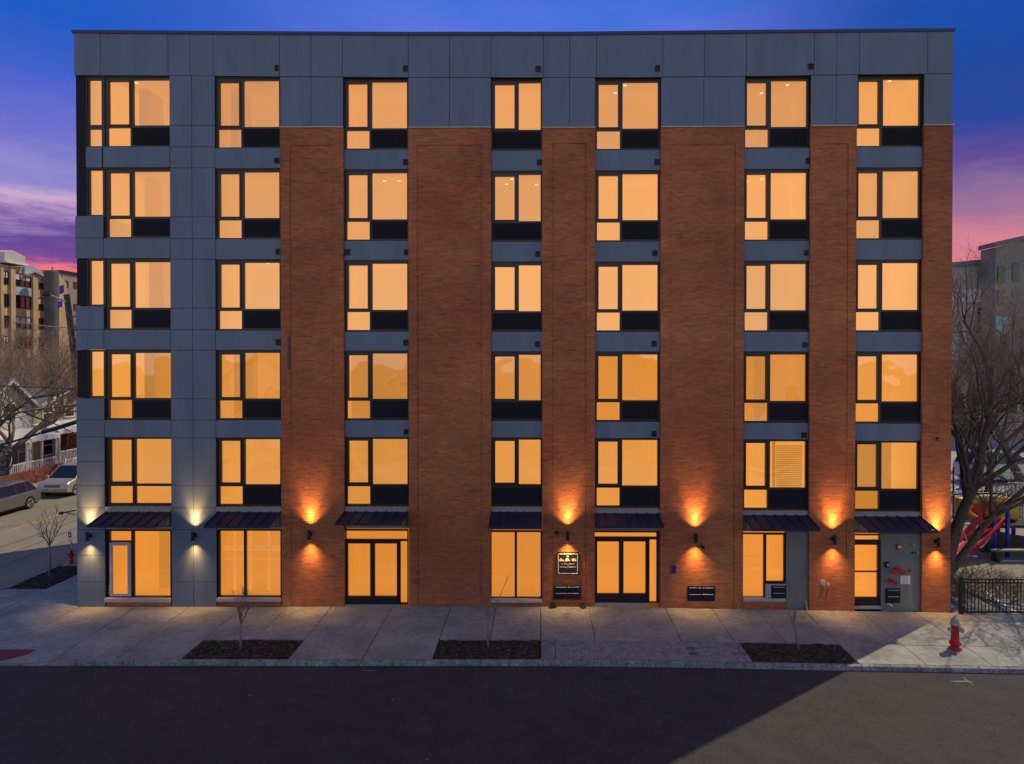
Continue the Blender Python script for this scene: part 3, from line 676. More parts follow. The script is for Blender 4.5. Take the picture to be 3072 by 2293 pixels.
# awnings -------------------------------------------------------------------
aw = {1: (317, 512, 1537, 1578), 2: (652, 842, 1537, 1579), 3: (1032, 1224, 1536, 1571), 4: (1472, 1626, 1536, 1581), 5: (1782, 1976, 1541, 1579), 6: (2227, 2424, 1546, 1588), 7: (2562, 2762, 1550, 1593)}
for c, (u0, u1, v0, v1) in aw.items():
    ya = -.01 if c <= 2 else .07
    x0, x1 = X(u0, ya) + .01, X(u1, ya) - .01; zt = W((u0 + u1) / 2, v0, ya).z; zf = W((u0 + u1) / 2, v1, -1.0).z; yf = -1.0; t = .03
    b = MB(); b.hexa([(x0, yf, zf - t), (x1, yf, zf - t), (x1, ya, zt - t), (x0, ya, zt - t), (x0, yf, zf), (x1, yf, zf), (x1, ya, zt), (x0, ya, zt)])
    n = 6
    for i in range(n + 1):
        x = x0 + .012 + (x1 - x0 - .024) * i / n; r = .011
        b.hexa([(x - r, yf, zf + .001), (x + r, yf, zf + .001), (x + r, ya, zt + .001), (x - r, ya, zt + .001), (x - r, yf, zf + .038), (x + r, yf, zf + .038), (x + r, ya, zt + .038), (x - r, ya, zt + .038)])
    b.box(x0 - .01, x1 + .01, yf - .02, yf - .001, zf - .06, zf + .02)
    a_ = b.build('awning', 'awning', B)
    for x in (x0 + .03, x1 - .03) if c != 1 else (x0 + .03, x1 - .03):
        k = MB(); zl = zt - .46
        k.tube([(x, ya, zt - .06), (x, ya, zl)], .018, 6); k.tube([(x, ya, zl), (x, yf + .08, zf - .05)], .018, 6); k.tube([(x, ya - .30, zt - .1), (x, ya - .30, zl + .10)], .012, 6)
        k.build('bracket', 'black', a_)
    if c == 1:
        for x in (x0 + .15, x1 - .45):
            k = MB(); k.tube([(x - .03, ya - .1, zt - .42), (x + .03, ya - .1, zt - .42)], .085, 12); k.build('bracket', 'black', a_)

# the primed grey door leaf standing in the first shop front
b = MB(); y = .05
x0, x1, z0, z1 = rect(326, 390, 1627, 1789, y); q0, q1, r0, r1 = rect(335, 380, 1637, 1782, y)
b.box(x0, q0, y - .02, y + .025, z0, z1); b.box(q1, x1, y - .02, y + .025, z0, z1); b.box(q0, q1, y - .02, y + .025, r1, z1); b.box(q0, q1, y - .02, y + .025, z0, r0)
dl = b.build('door_leaf', 'doorgrey', B, bevel=.006); dl['label'] = 'unpainted pale grey door leaf'
b = MB()
for z in (z0 + .10, z0 + .20, z0 + .30): b.box(x0 - .03, x0 - .002, y - .015, y + .015, z, z + .05)
b.build('hinge', 'silver', dl)
# service bracket sticking out of the side wall
b = MB(); p, q = W(226, 1531, 1.2), W(183, 1540, 1.2)
b.tube([p, q], .022, 6); b.tube([W(226, 1545, 1.2), W(196, 1538, 1.2)], .014, 6); b.lathe([(.05, -.06), (.055, .06)], tuple(q), 10, 'x')
b.build('service_bracket', 'black', B)
# air conditioner panel and big wall grilles
def grille(u0, u1, v0, v1, y, rows, cols_, par=B, name='wall_grille'):
    x0, x1, z0, z1 = rect(u0, u1, v0, v1, y); b = MB(); b.box(x0, x1, y - .03, y + .02, z0, z1); o = b.build(name, 'louvre', par, bevel=.004)
    h = MB(); cw = (x1 - x0 - .06) / cols_; rh = (z1 - z0 - .05) / rows
    for r in range(rows):
        for c in range(cols_):
            xa = x0 + .03 + c * cw + .02; zb = z0 + .025 + r * rh
            n = max(3, int(rh / .035))
            for i in range(n):
                z = zb + rh * i / n
                h.quad((xa, y - .034, z + .024), (xa + cw - .04, y - .034, z + .024), (xa + cw - .04, y - .05, z + .004), (xa, y - .05, z + .004))
    h.build('grille_slats', 'black', o, fix=False)
    s = MB()
    for r in range(1, rows + 1):
        for c in range(cols_):
            xa = x0 + .03 + c * cw + .02; zb = z0 + .025 + r * rh - .01; s.box(xa, xa + cw - .04, y - .060, y - .031, zb - .018, zb)
    s.build('grille_edge', 'stone', o)
    return o
grille(1662, 1742, 1757, 1798, -.0, 2, 2); grille(2064, 2146, 1759, 1803, -.0, 2, 2)
grille(2660, 2703, 1766, 1809, .07, 2, 1)
b = MB(); x0, x1, z0, z1 = rect(2298, 2360, 1752, 1797, .13); b.box(x0, x1, .10, .14, z0 + .001, z1); b.build('conditioner_panel', 'doorgrey', B)
grille(2316, 2360, 1757, 1797, .095, 2, 1)
# gas pipe at the foot of the panel
b = MB(); p = W(2418, 1815, .02); b.tube([p + Vector((0, .1, .10)), p + Vector((0, -.02, .10)), p + Vector((0, -.02, -.05)), p + Vector((.05, -.02, -.18))], .025, 8); b.build('drain_pipe', 'silver', B)
b = MB(); p = W(866, 1100, 0); b.box(X(864), X(870), -.035, -.001, Z(1107, 866), Z(1010, 866)); b.build('downpipe_stub', 'coping', B)

# ---------------------------------------------------------------- wall lamps with their own light
lamps = [(265, 1594, 1625, 'black up and down wall lamp at the left corner, beside the first awning'),
         (581, 1594, 1623, 'black wall lamp on grey panels between the first and second awnings'),
         (929, 1589, 1620, 'black wall lamp on the brick pier left of the left double door'),
         (1703, 1591, 1622, 'black wall lamp directly above the square black and white sign'),
         (2087, 1599, 1628, 'black wall lamp above the small blue box, right of the second double door'),
         (2502, 1604, 1634, 'black wall lamp on the narrow brick pier left of the service door'),
         (2813, 1611, 1643, 'black wall lamp on the rightmost brick pier by the playground')]
proto = None
for (u, v0, v1, lb) in lamps:
    p = W(u, (v0 + v1) / 2, -.11)
    if proto is None:
        proto = empty('wall_lamp', (p.x, 0, p.z), lb, 'wall lamp', 'up and down wall lamps')
        b = MB(); b.lathe([(.050, -.165), (.055, -.16), (.055, .16), (.050, .165), (.046, .165), (.044, .135)], (p.x, -.17, p.z), 20); b.build('lamp_housing', 'black', proto, smooth=False)
        b = MB(); b.box(p.x - .045, p.x + .045, -.03, -.001, p.z - .07, p.z + .07); b.box(p.x - .025, p.x + .025, -.112, -.0301, p.z - .04, p.z + .04); b.build('mounting_plate', 'black', proto, bevel=.006)
        b = MB(); b.lathe([(.042, -.1), (.042, -.098)], (p.x, -.17, p.z + .24), 16); b.build('lens', 'lampface', proto)
        b = MB(); b.lathe([(.042, .0), (.042, .002)], (p.x, -.17, p.z - .168), 16); b.build('lens', 'lampface', proto)
        for s in (1, -1):
            for en, sz_, tl, bl in (((150, 104, 1, 1.0), (380, 54, 5, 1.0)) if s > 0 else ((105, 104, 1, 1.0), (100, 58, 4, 1.0))):
                ld = bpy.data.lights.new('lamp_light', 'SPOT'); ld.energy = en; ld.color = (1.0, .53, .155); ld.spot_size = R_(sz_); ld.spot_blend = bl; ld.shadow_soft_size = .03
                lo = bpy.data.objects.new('lamp_light', ld); COL.objects.link(lo); lo.location = (0, -.17, s * .18); lo.parent = proto
                lo.rotation_euler = (R_(180 - tl) if s > 0 else R_(tl), 0, 0)
    else:
        n = proto.copy(); COL.objects.link(n); n.location = (p.x, 0, p.z); n['label'] = lb
        for ch in list(proto.children):
            c = ch.copy(); COL.objects.link(c); c.parent = n; c.matrix_parent_inverse = ch.matrix_parent_inverse.copy()

# ---------------------------------------------------------------- things fixed to the wall
def text(body, size, loc, m, parent=None, name='lettering', ext=.002, align='CENTER', rz=0, sx=1, shear=0):
    cu = bpy.data.curves.new(name, 'FONT'); cu.body = body; cu.size = size; cu.extrude = ext; cu.align_x = align; cu.align_y = 'CENTER'; cu.shear = shear
    tmp = bpy.data.objects.new(name, cu); COL.objects.link(tmp)
    me = bpy.data.meshes.new_from_object(tmp); bpy.data.objects.remove(tmp)
    me.materials.clear(); me.materials.append(MT[m] if isinstance(m, str) else m)
    o = bpy.data.objects.new(name, me); COL.objects.link(o)
    o.location = loc; o.rotation_euler = (R_(90), 0, rz); o.scale = (sx, 1, 1)
    if parent: o.parent = parent; o.matrix_parent_inverse = parent_world(parent).inverted()
    return o
MT['signblack'] = mat('black sign enamel', (.02, .018, .018), .45); MT['cream'] = mat('cream sign lettering', (.78, .72, .62), .6)
x0, x1, z0, z1 = rect(1671, 1737, 1657, 1724, -.02); xm, zm = (x0 + x1) / 2, (z0 + z1) / 2; hw = (x1 - x0) / 2
sg = empty('wall_sign', (xm, 0, zm), 'square black sign with white border, three small pictures and white lettering', 'sign')
b = MB(); b.box(x0, x1, -.03, -.001, z0, z1); b.build('sign_board', 'signblack', sg, bevel=.004)
b = MB(); t = .022; i0, i1, k0, k1 = x0 + .035, x1 - .035, z0 + .03, z1 - .045
b.box(i0, i1, -.034, -.029, k0, k0 + t); b.box(i0, i1, -.034, -.029, k1 - t, k1); b.box(i0, i0 + t, -.034, -.029, k0 + t, k1 - t); b.box(i1 - t, i1, -.034, -.029, k0 + t, k1 - t)
b.build('sign_border', 'white', sg)
b = MB()
def blob(pts, cxx, czz, s): b.prism([(cxx + px * s, czz + pz * s) for px, pz in pts], -.034, -.029, 'y')
blob([(-1, -.5), (1, -.5), (1.05, .1), (.1, .25), (-.1, .8), (-.35, .9), (-.5, .4), (-1, .2)], xm - .215, zm + .115, .075)
blob([(-1.2, -.55), (1.2, -.5), (.9, 0), (.2, .7), (-.4, .85), (-1.0, .3)], xm - .01, zm + .115, .08)
blob([(-1, -.5), (1, -.5), (1.0, .2), (.6, .3), (.55, .9), (.2, .4), (-.2, .95), (-.4, .2), (-1, .7)], xm + .205, zm + .115, .075)
blob([(math.cos(a * .7) * 1.3, math.sin(a * .7) * .75) for a in range(9)], xm - .005, zm + .235, .03)
b.build('sign_picture', 'cream', sg)
text('UMEETYY BUMMIMM.', .052, (xm + .0, -.033, zm - .02), 'cream', sg, sx=.93)
text('ccccoty Ctleeoov', .098, (xm, -.033, zm - .115), 'cream', sg, sx=.80)
# white notice by the service door
x0, x1, z0, z1 = rect(2705, 2734, 1728.5, 1753, .08)
nt_ = empty('wall_notice', ((x0 + x1) / 2, .1, z0), 'small white printed notice on grey wall panel beside the service door', 'notice')
b = MB(); b.box(x0, x1, .086, .098, z0, z1); b.build('notice_board', 'white', nt_)
MT['pinkink'] = mat('faded red ink', (.35, .10, .10), .8)
for i, (s, tx, mm) in enumerate(((.055, 'C I L J', 'pinkink'), (.038, 'Wepnavee', 'pinkink'), (.050, '009 / 200', 'signblack'), (.042, '40089-180', 'pinkink'))):
    text(tx, s, ((x0 + x1) / 2, .084, z1 - .04 - i * .064), mm, nt_, ext=.001)
# cameras
def camera_dome(u, v, lb, bullet=False):
    p = W(u, v, -.06); e = empty('security_camera', (p.x, 0, p.z), lb, 'camera')
    b = MB(); b.lathe([(.075, -.001), (.075, -.03), (.06, -.045)], (p.x, 0, p.z), 18, 'y'); b.build('camera_mount', 'black', e)
    b = MB(); b.lathe([(.055, -.046), (.05, -.07), (.035, -.095), (.01, -.11)], (p.x, 0, p.z - .02), 18, 'y'); b.build('camera_dome', 'darkglass', e, smooth=True)
    if bullet: b = MB(); b.tube([(p.x - .06, -.05, p.z + .02), (p.x - .04, -.14, p.z + .07), (p.x + .05, -.16, p.z + .06), (p.x + .08, -.08, p.z)], .022, 8); b.build('camera_arm', 'black', e)
camera_dome(1671, 1600, 'small dark dome camera on brick, left of the lamp over the square sign')
camera_dome(2105, 1643, 'dark camera with curved arm on brick, right below a wall lamp', True)
p = W(2814, 1318, -.03); e = empty('wall_camera', (p.x, 0, p.z), 'tiny dark round fitting high on the rightmost brick pier', 'wall fitting')
b = MB(); b.lathe([(.06, -.001), (.055, -.04), (.03, -.06)], (p.x, 0, p.z), 16, 'y'); b.build('fitting_body', 'black', e)
b = MB(); b.lathe([(.022, -.061), (.015, -.075)], (p.x, 0, p.z), 12, 'y'); b.build('fitting_lens', 'silver', e)
# blue box
MT['blue'] = mat('bright blue plastic', (.03, .015, .42), .4); MT['alarm'] = mat('red alarm plastic', (.55, .03, .02), .4)
x0, x1, z0, z1 = rect(2017, 2028.5, 1696, 1720, -.04)
e = empty('call_box', ((x0 + x1) / 2, 0, z0), 'small bright blue box on the brick wall below a lamp', 'call box')
b = MB(); b.box(x0, x1, -.09, -.001, z0, z1); b.build('box_body', 'blue', e, bevel=.008)
b = MB()
for i in range(3): b.box(x0 + .03, x1 - .03, -.096, -.089, z0 + .05 + i * .06, z0 + .08 + i * .06)
b.build('box_buttons', 'black', e)
x0, x1, z0, z1 = rect(1996, 2006, 1727, 1731, 0)
# alarm bell, controls and pipe connections on the grey panel
def ylathe(e, name, m, u, v, prof, n=18, y=.10):
    p = W(u, v, y); b = MB(); b.lathe([(r, y - h) for r, h in prof], (p.x, 0, p.z), n, 'y'); return b.build(name, m, e, smooth=False)
e = empty('alarm_bell', tuple(W(2694, 1641, .1)), 'red alarm sounder high on the grey panel by the service door', 'alarm')
p = W(2694, 1641, .1); b = MB(); b.box(p.x - .06, p.x + .06, .04, .099, p.z - .1, p.z + .09); b.build('alarm_box', 'alarm', e, bevel=.01)
b = MB(); b.lathe([(.05, .035), (.045, .0), (.02, -.01)], (p.x + .01, 0, p.z + .02), 16, 'y'); b.build('alarm_strobe', 'white', e)
def siamese(u, v, lb, s=1.0, flip=1):
    p = W(u, v, .1); e = empty('fire_connection', tuple(p), lb, 'fire connection', 'red fire department connections')
    b = MB(); b.lathe([(.10 * s, .099), (.10 * s, .085), (.05 * s, .08), (.05 * s, .02)], (p.x, 0, p.z), 18, 'y'); b.build('wall_flange', 'alarm', e)
    for k in (-1, 1):
        b = MB(); b.tube([(p.x, .03, p.z), (p.x + k * .07 * s, -.01, p.z - .01 * flip), (p.x + k * .14 * s, -.07, p.z - .05 * s * flip * (1 if k > 0 else .2))], [.05 * s, .052 * s, .055 * s], 12); a = b.build('hose_outlet', 'alarm', e, smooth=True)
        b = MB(); b.tube([(p.x + k * .135 * s, -.065, p.z - .048 * s * flip * (1 if k > 0 else .2)), (p.x + k * .17 * s, -.105, p.z - .065 * s * flip * (1 if k > 0 else .2))], .062 * s, 12); b.build('outlet_cap', 'alarm', a)
siamese(2688, 1709, 'larger red twin hose connection at chest height on the grey panel', 1.15)
siamese(2670, 1741, 'smaller red twin hose connection lower down next to the service door', .8, 1)
b = MB(); x0, x1, z0, z1 = rect(2658, 2670, 1687, 1703, .05); e = empty('intercom', ((x0 + x1) / 2, .1, z0), 'dark keypad box on the grey panel just right of the service door', 'intercom')
b.box(x0, x1, .03, .099, z0, z1); b.build('intercom_body', 'louvre', e, bevel=.006); b = MB(); b.box(x0 + .05, x1 - .02, .024, .029, z0 + .05, z1 - .04); b.build('keypad', 'silver', e)
for (u, v, r, m, nm, lb) in ((2739, 1634, .06, 'silver', 'junction_box', 'grey junction box at the upper right of the grey panel'), (2738, 1659, .035, 'black', 'key_switch', 'tiny dark key switch on the grey panel, left of the silver knob'),
                             (2752.5, 1659, .045, 'silver', 'key_switch', 'small silver knob at the right edge of the grey panel'), (2732, 1712, .05, 'alarm', 'test_valve', 'small red valve on the grey panel above the white notice')):
    p = W(u, v, .08); e = empty(nm, tuple(p), lb, nm.replace('_', ' ')); b = MB(); b.lathe([(r, .099), (r, .05), (r * .6, .04), (r * .5, .02)], (p.x, 0, p.z), 14, 'y'); b.build('valve_body' if 'valve' in nm else 'switch_body', m, e)
    b = MB(); b.box(p.x - r * .8, p.x + r * .8, .012, .019, p.z - r * .25, p.z + r * .25); b.build('turn_key', m, e)
p = W(2670, 1817, .06); b = MB(); b.tube([(p.x - .09, .05, p.z + .04), (p.x - .05, .03, p.z + .06), (p.x, .02, p.z + .03), (p.x + .08, .04, p.z - .02)], .022, 8)
tag(b.build('hose_bib', 'white', None, smooth=True), 'short curled white hose end at the foot of the grey panel', 'hose')
# round metal plates on the brick
e = None
for (u, v, rx, rz_, lb) in ((2469, 1748, .085, .11, 'larger oval grey plate on the brick pier left of the service door'), (2484, 1753, .05, .06, 'smaller oval plate just right of the larger one on brick')):
    p = W(u, v, 0); b = MB(); b.prism([(p.x + rx * math.cos(a * .4), p.z + rz_ * math.sin(a * .4)) for a in range(16)], -.02, -.001, 'y'); b.prism([(p.x + .5 * rx * math.cos(a * .6), p.z + .55 * rz_ * math.sin(a * .6)) for a in range(10)], -.04, -.0201, 'y')
    tag(b.build('fire_standpipe_plate', 'stone', None, bevel=.004), lb, 'wall plate')

# small bushy plants at the foot of the pier
def shrub(loc, r, lb, seed, leaf='shrubleaf', n=260, flat=.6, cat='shrub', name='shrub'):
    random.seed(seed); e = empty(name, loc, lb, cat); b = MB(); t = MB()
    for _ in range(n):
        a = random.random() * 6.283; f = random.random() ** .5; h = random.random()
        c = Vector((loc[0] + r * f * math.cos(a) * (1 - .3 * h), loc[1] + r * f * math.sin(a) * .7 * (1 - .3 * h), loc[2] + h * r * 2 * flat))
        d = Vector((random.uniform(-1, 1), random.uniform(-1, 1), random.uniform(-.4, 1))).normalized() * r * .2; s = d.cross(Vector((random.random(), random.random(), random.random()))).normalized() * r * .07
        b.add([c - d, c + s, c + d, c - s], [(0, 1, 2, 3)])
    for _ in range(9):
        a = random.random() * 6.283; t.tube([(loc[0], loc[1], loc[2] - .02), (loc[0] + r * .8 * math.cos(a), loc[1] + .6 * r * math.sin(a), loc[2] + r * 1.1 * random.random() + .05)], .006, 4)
    b.build('foliage', leaf, e, fix=False); t.build('stem', 'twig', e)
MT['shrubleaf'] = mat('dark blue green leaves', (.035, .045, .035), .8, var=.4, scale=10)
p = W(1658, 1817, -.13); shrub((p.x, -.16, gz(p.x)), .14, 'small dark shrub at the left foot of the wall grille under the sign', 11)
p = W(1748, 1817, -.13); shrub((p.x, -.16, gz(p.x)), .13, 'small dark shrub at the right foot of the wall grille under the sign', 12)

# ---------------------------------------------------------------- hydrants
def hydrant(loc, h, lb, full=True, mbody='redhyd', mcap='silver'):
    x, y, z = loc; s = h / .99
    e = empty('fire_hydrant', loc, lb, 'fire hydrant')
    b = MB(); b.lathe([(.17 * s, 0), (.17 * s, .035 * s), (.115 * s, .05 * s), (.115 * s, .12 * s), (.155 * s, .14 * s), (.165 * s, .17 * s), (.155 * s, .20 * s), (.118 * s, .22 * s), (.108 * s, .40 * s), (.108 * s, .70 * s), (.12 * s, .72 * s)], loc, 22)
    b.build('barrel', mbody, e, smooth=True)
    b = MB()
    for k in range(8): a = k * .785; b.lathe([(.014 * s, .16 * s), (.014 * s, .215 * s)], (x + .145 * s * math.cos(a), y + .145 * s * math.sin(a), z), 6)
    b.build('flange_bolts', mbody, e)
    b = MB(); b.lathe([(.145 * s, .721 * s), (.145 * s, .75 * s), (.12 * s, .76 * s), (.118 * s, .82 * s), (.10 * s, .88 * s), (.065 * s, .92 * s), (.03 * s, .935 * s), (.03 * s, .99 * s), (.02 * s, .992 * s)], loc, 22)
    b.build('bonnet', mcap, e, smooth=True)
    for nm, d, r, l_ in (('outlet_cap', (-1, 0), .055, .19), ('outlet_cap', (1, -.25), .085, .21), ('outlet_cap', (0.15, 1), .05, .17)):
        d = Vector((d[0], d[1], 0)).normalized(); c = Vector((x, y, z + .58 * s))
        b = MB(); b.tube([c, c + d * .145 * s, c + d * .146 * s, c + d * l_ * s, c + d * (l_ + .002) * s, c + d * (l_ + .03) * s], [r * .8 * s, r * .8 * s, r * s, r * s, r * .3 * s, r * .3 * s], 16)
        b.build(nm, mcap, e)
    return e
p = G(2865, 1950, -.15); hydrant((p.x, p.y, gz(p.x)), .98, 'red fire hydrant with grey top standing in sunlight on the right pavement')
p = G(213, 1692, -.1); hydrant((p.x, p.y, gz(p.x) ), .62, 'short red hydrant by the left corner, half behind the building edge', mcap='redhyd')
# blue and white street sign behind the left hydrant
p = G(210, 1680, -.1); x, y = p.x + .02, p.y + .3
e = empty('street_sign', (x, y, -.1), 'small white sign with a blue drop symbol beside the left red hydrant', 'sign')
pl = W(209.5, 1594, y); pb = W(209.5, 1625, y)
b = MB(); b.tube([(x - .1, y + .02, -.1), (pl.x, y + .02, pl.z - .05)], .03, 8); b.build('post', 'silver', e)
b = MB(); b.box(pl.x - .085, pl.x + .085, y - .012, y - .002, pb.z, pl.z); b.build('sign_plate', 'white', e)
b = MB(); zc0 = (pl.z + pb.z) / 2 + .07; b.box(pl.x - .06, pl.x + .06, y - .017, y - .0121, zc0 - .11, zc0 + .10); b.build('symbol_panel', 'blue', e)
b = MB(); b.prism([(pl.x, zc0 + .08), (pl.x + .03, zc0), (pl.x + .025, zc0 - .05), (pl.x, zc0 - .07), (pl.x - .025, zc0 - .05), (pl.x - .03, zc0)], y - .021, y - .0171, 'y'); b.build('drop_symbol', 'white', e)
text('L.TEE', .055, (pl.x, y - .014, pb.z + .05), 'blue', e, ext=.001)

# ---------------------------------------------------------------- bare trees
RMIN = .004
def grow(tr, cr, pos, dr, ln, rad, lvl, maxl, seg=5, wob=.18, up=.25, kids=(4, 6), ang=(25, 55), taper=.45, kl=(.5, .75), sides=(8, 6, 4, 3, 3, 3)):
    pts = [Vector(pos)]; rs = [rad]; d = Vector(dr).normalized(); p = Vector(pos)
    for i in range(seg):
        d = (d + Vector((random.gauss(0, wob), random.gauss(0, wob), random.gauss(0, wob) + up * .2))).normalized()
        p = p + d * ln / seg; pts.append(p.copy()); rs.append(rad * (1 - (1 - taper) * (i + 1) / seg))
    (tr if lvl <= 0 else cr).tube(pts, rs, sides[min(lvl, 5)], cap=False)
    if lvl >= maxl: return
    n = random.randint(*kids)
    for k in range(n):
        f = random.uniform(.35, 1.0) if k < n - 1 else 1.0
        i = min(seg - 1, int(f * seg)); q = pts[i].lerp(pts[i + 1], f * seg - i) if f < 1 else pts[-1]
        base = (pts[min(i + 1, seg)] - pts[i]).normalized()
        ax_ = base.cross(Vector((random.gauss(0, 1), random.gauss(0, 1), random.gauss(0, 1)))).normalized()
        nd = (Matrix.Rotation(R_(random.uniform(*ang)) * (.4 if k == n - 1 else 1), 3, ax_) @ base); nd.z += up * .6; nd.normalize()
        r2 = max(RMIN, rs[i] * random.uniform(.45, .7)) if k < n - 1 else rs[-1]
        grow(tr, cr, q, nd, ln * random.uniform(*kl), r2, lvl + 1, maxl, seg, wob * 1.1, up, kids, ang, taper, kl, sides)
def tree(name, base, d0, ln, rad, maxl, seed, lb, cat='tree', group=None, stems=None, trunk_m='bark', crown_m='twig', **kw):
    random.seed(seed); e = empty(name, base, lb, cat, group); t, c = MB(), MB()
    for (dr, l_, r_) in (stems or [(d0, ln, rad)]): grow(t, c, base, dr, l_, r_, 0, maxl, **kw)
    t.build('trunk', trunk_m, e, smooth=True, fix=False); c.build('crown', crown_m, e, smooth=True, fix=False); return e
MT['youngbark'] = mat('pale young bark', (.24, .21, .19), .9, var=.2, scale=12)
def sapling(u, v, h, fork, seed, lb, yoff=0, lean=(0, 0), n=(3, 5), zb=None):
    p = G(u, v, gz(0)); base = (p.x, p.y, gz(p.x) - .02); random.seed(seed)
    e = empty('young_tree', base, lb, 'young tree', 'young street trees'); t, c = MB(), MB()
    top = Vector(base) + Vector((lean[0], lean[1], fork)); mid = Vector(base).lerp(top, .5) + Vector((random.uniform(-.02, .02), 0, 0))
    t.tube([base, mid, top], [.042, .036, .030], 8); t.build('trunk', 'youngbark', e, smooth=True)
    for k in range(random.randint(*n) + 2):
        a = k * 2.1 + random.random(); sp_ = random.uniform(.25, .75)
        if k == 0: sp_ = .06
        grow(c, c, top - Vector((0, 0, random.uniform(0, .12))), (math.cos(a) * sp_, math.sin(a) * sp_, 1), (h - fork) * random.uniform(.5, .8), .020, 1, 3, seg=4, wob=.10, up=.25, kids=(2, 4), ang=(18, 45), kl=(.35, .6))
    c.build('crown', 'youngbark', e, smooth=True, fix=False); return e
RMIN = .0085
sapling(723, 1943, 1.75, .80, 21, 'slim leafless young tree in the leftmost front planting bed')
sapling(1464, 1940, 2.15, .90, 33, 'slim leafless young tree in the middle front planting bed', n=(2, 3))
sapling(2397, 1942, 1.70, .85, 25, 'slim leafless young tree in the rightmost front planting bed, pale trunk', lean=(-.15, 0), n=(2, 3))
sapling(149, 1722, 2.55, 1.25, 27, 'taller leafless young tree in the bed beside the side street', n=(4, 5))

RMIN = .004
# ---------------------------------------------------------------- the side street, left
def Wx(u, v, x):
    d = ray(u, v); return CAM + d * ((x - CAM.x) / d.x)
b = MB(); b.box(-31.05, -30.9, YF, 160, -.6, -.11); b.box(-34.2, -31.051, YF, 160, -.6, -.115); struct(b.build('far_pavement', 'conc'))

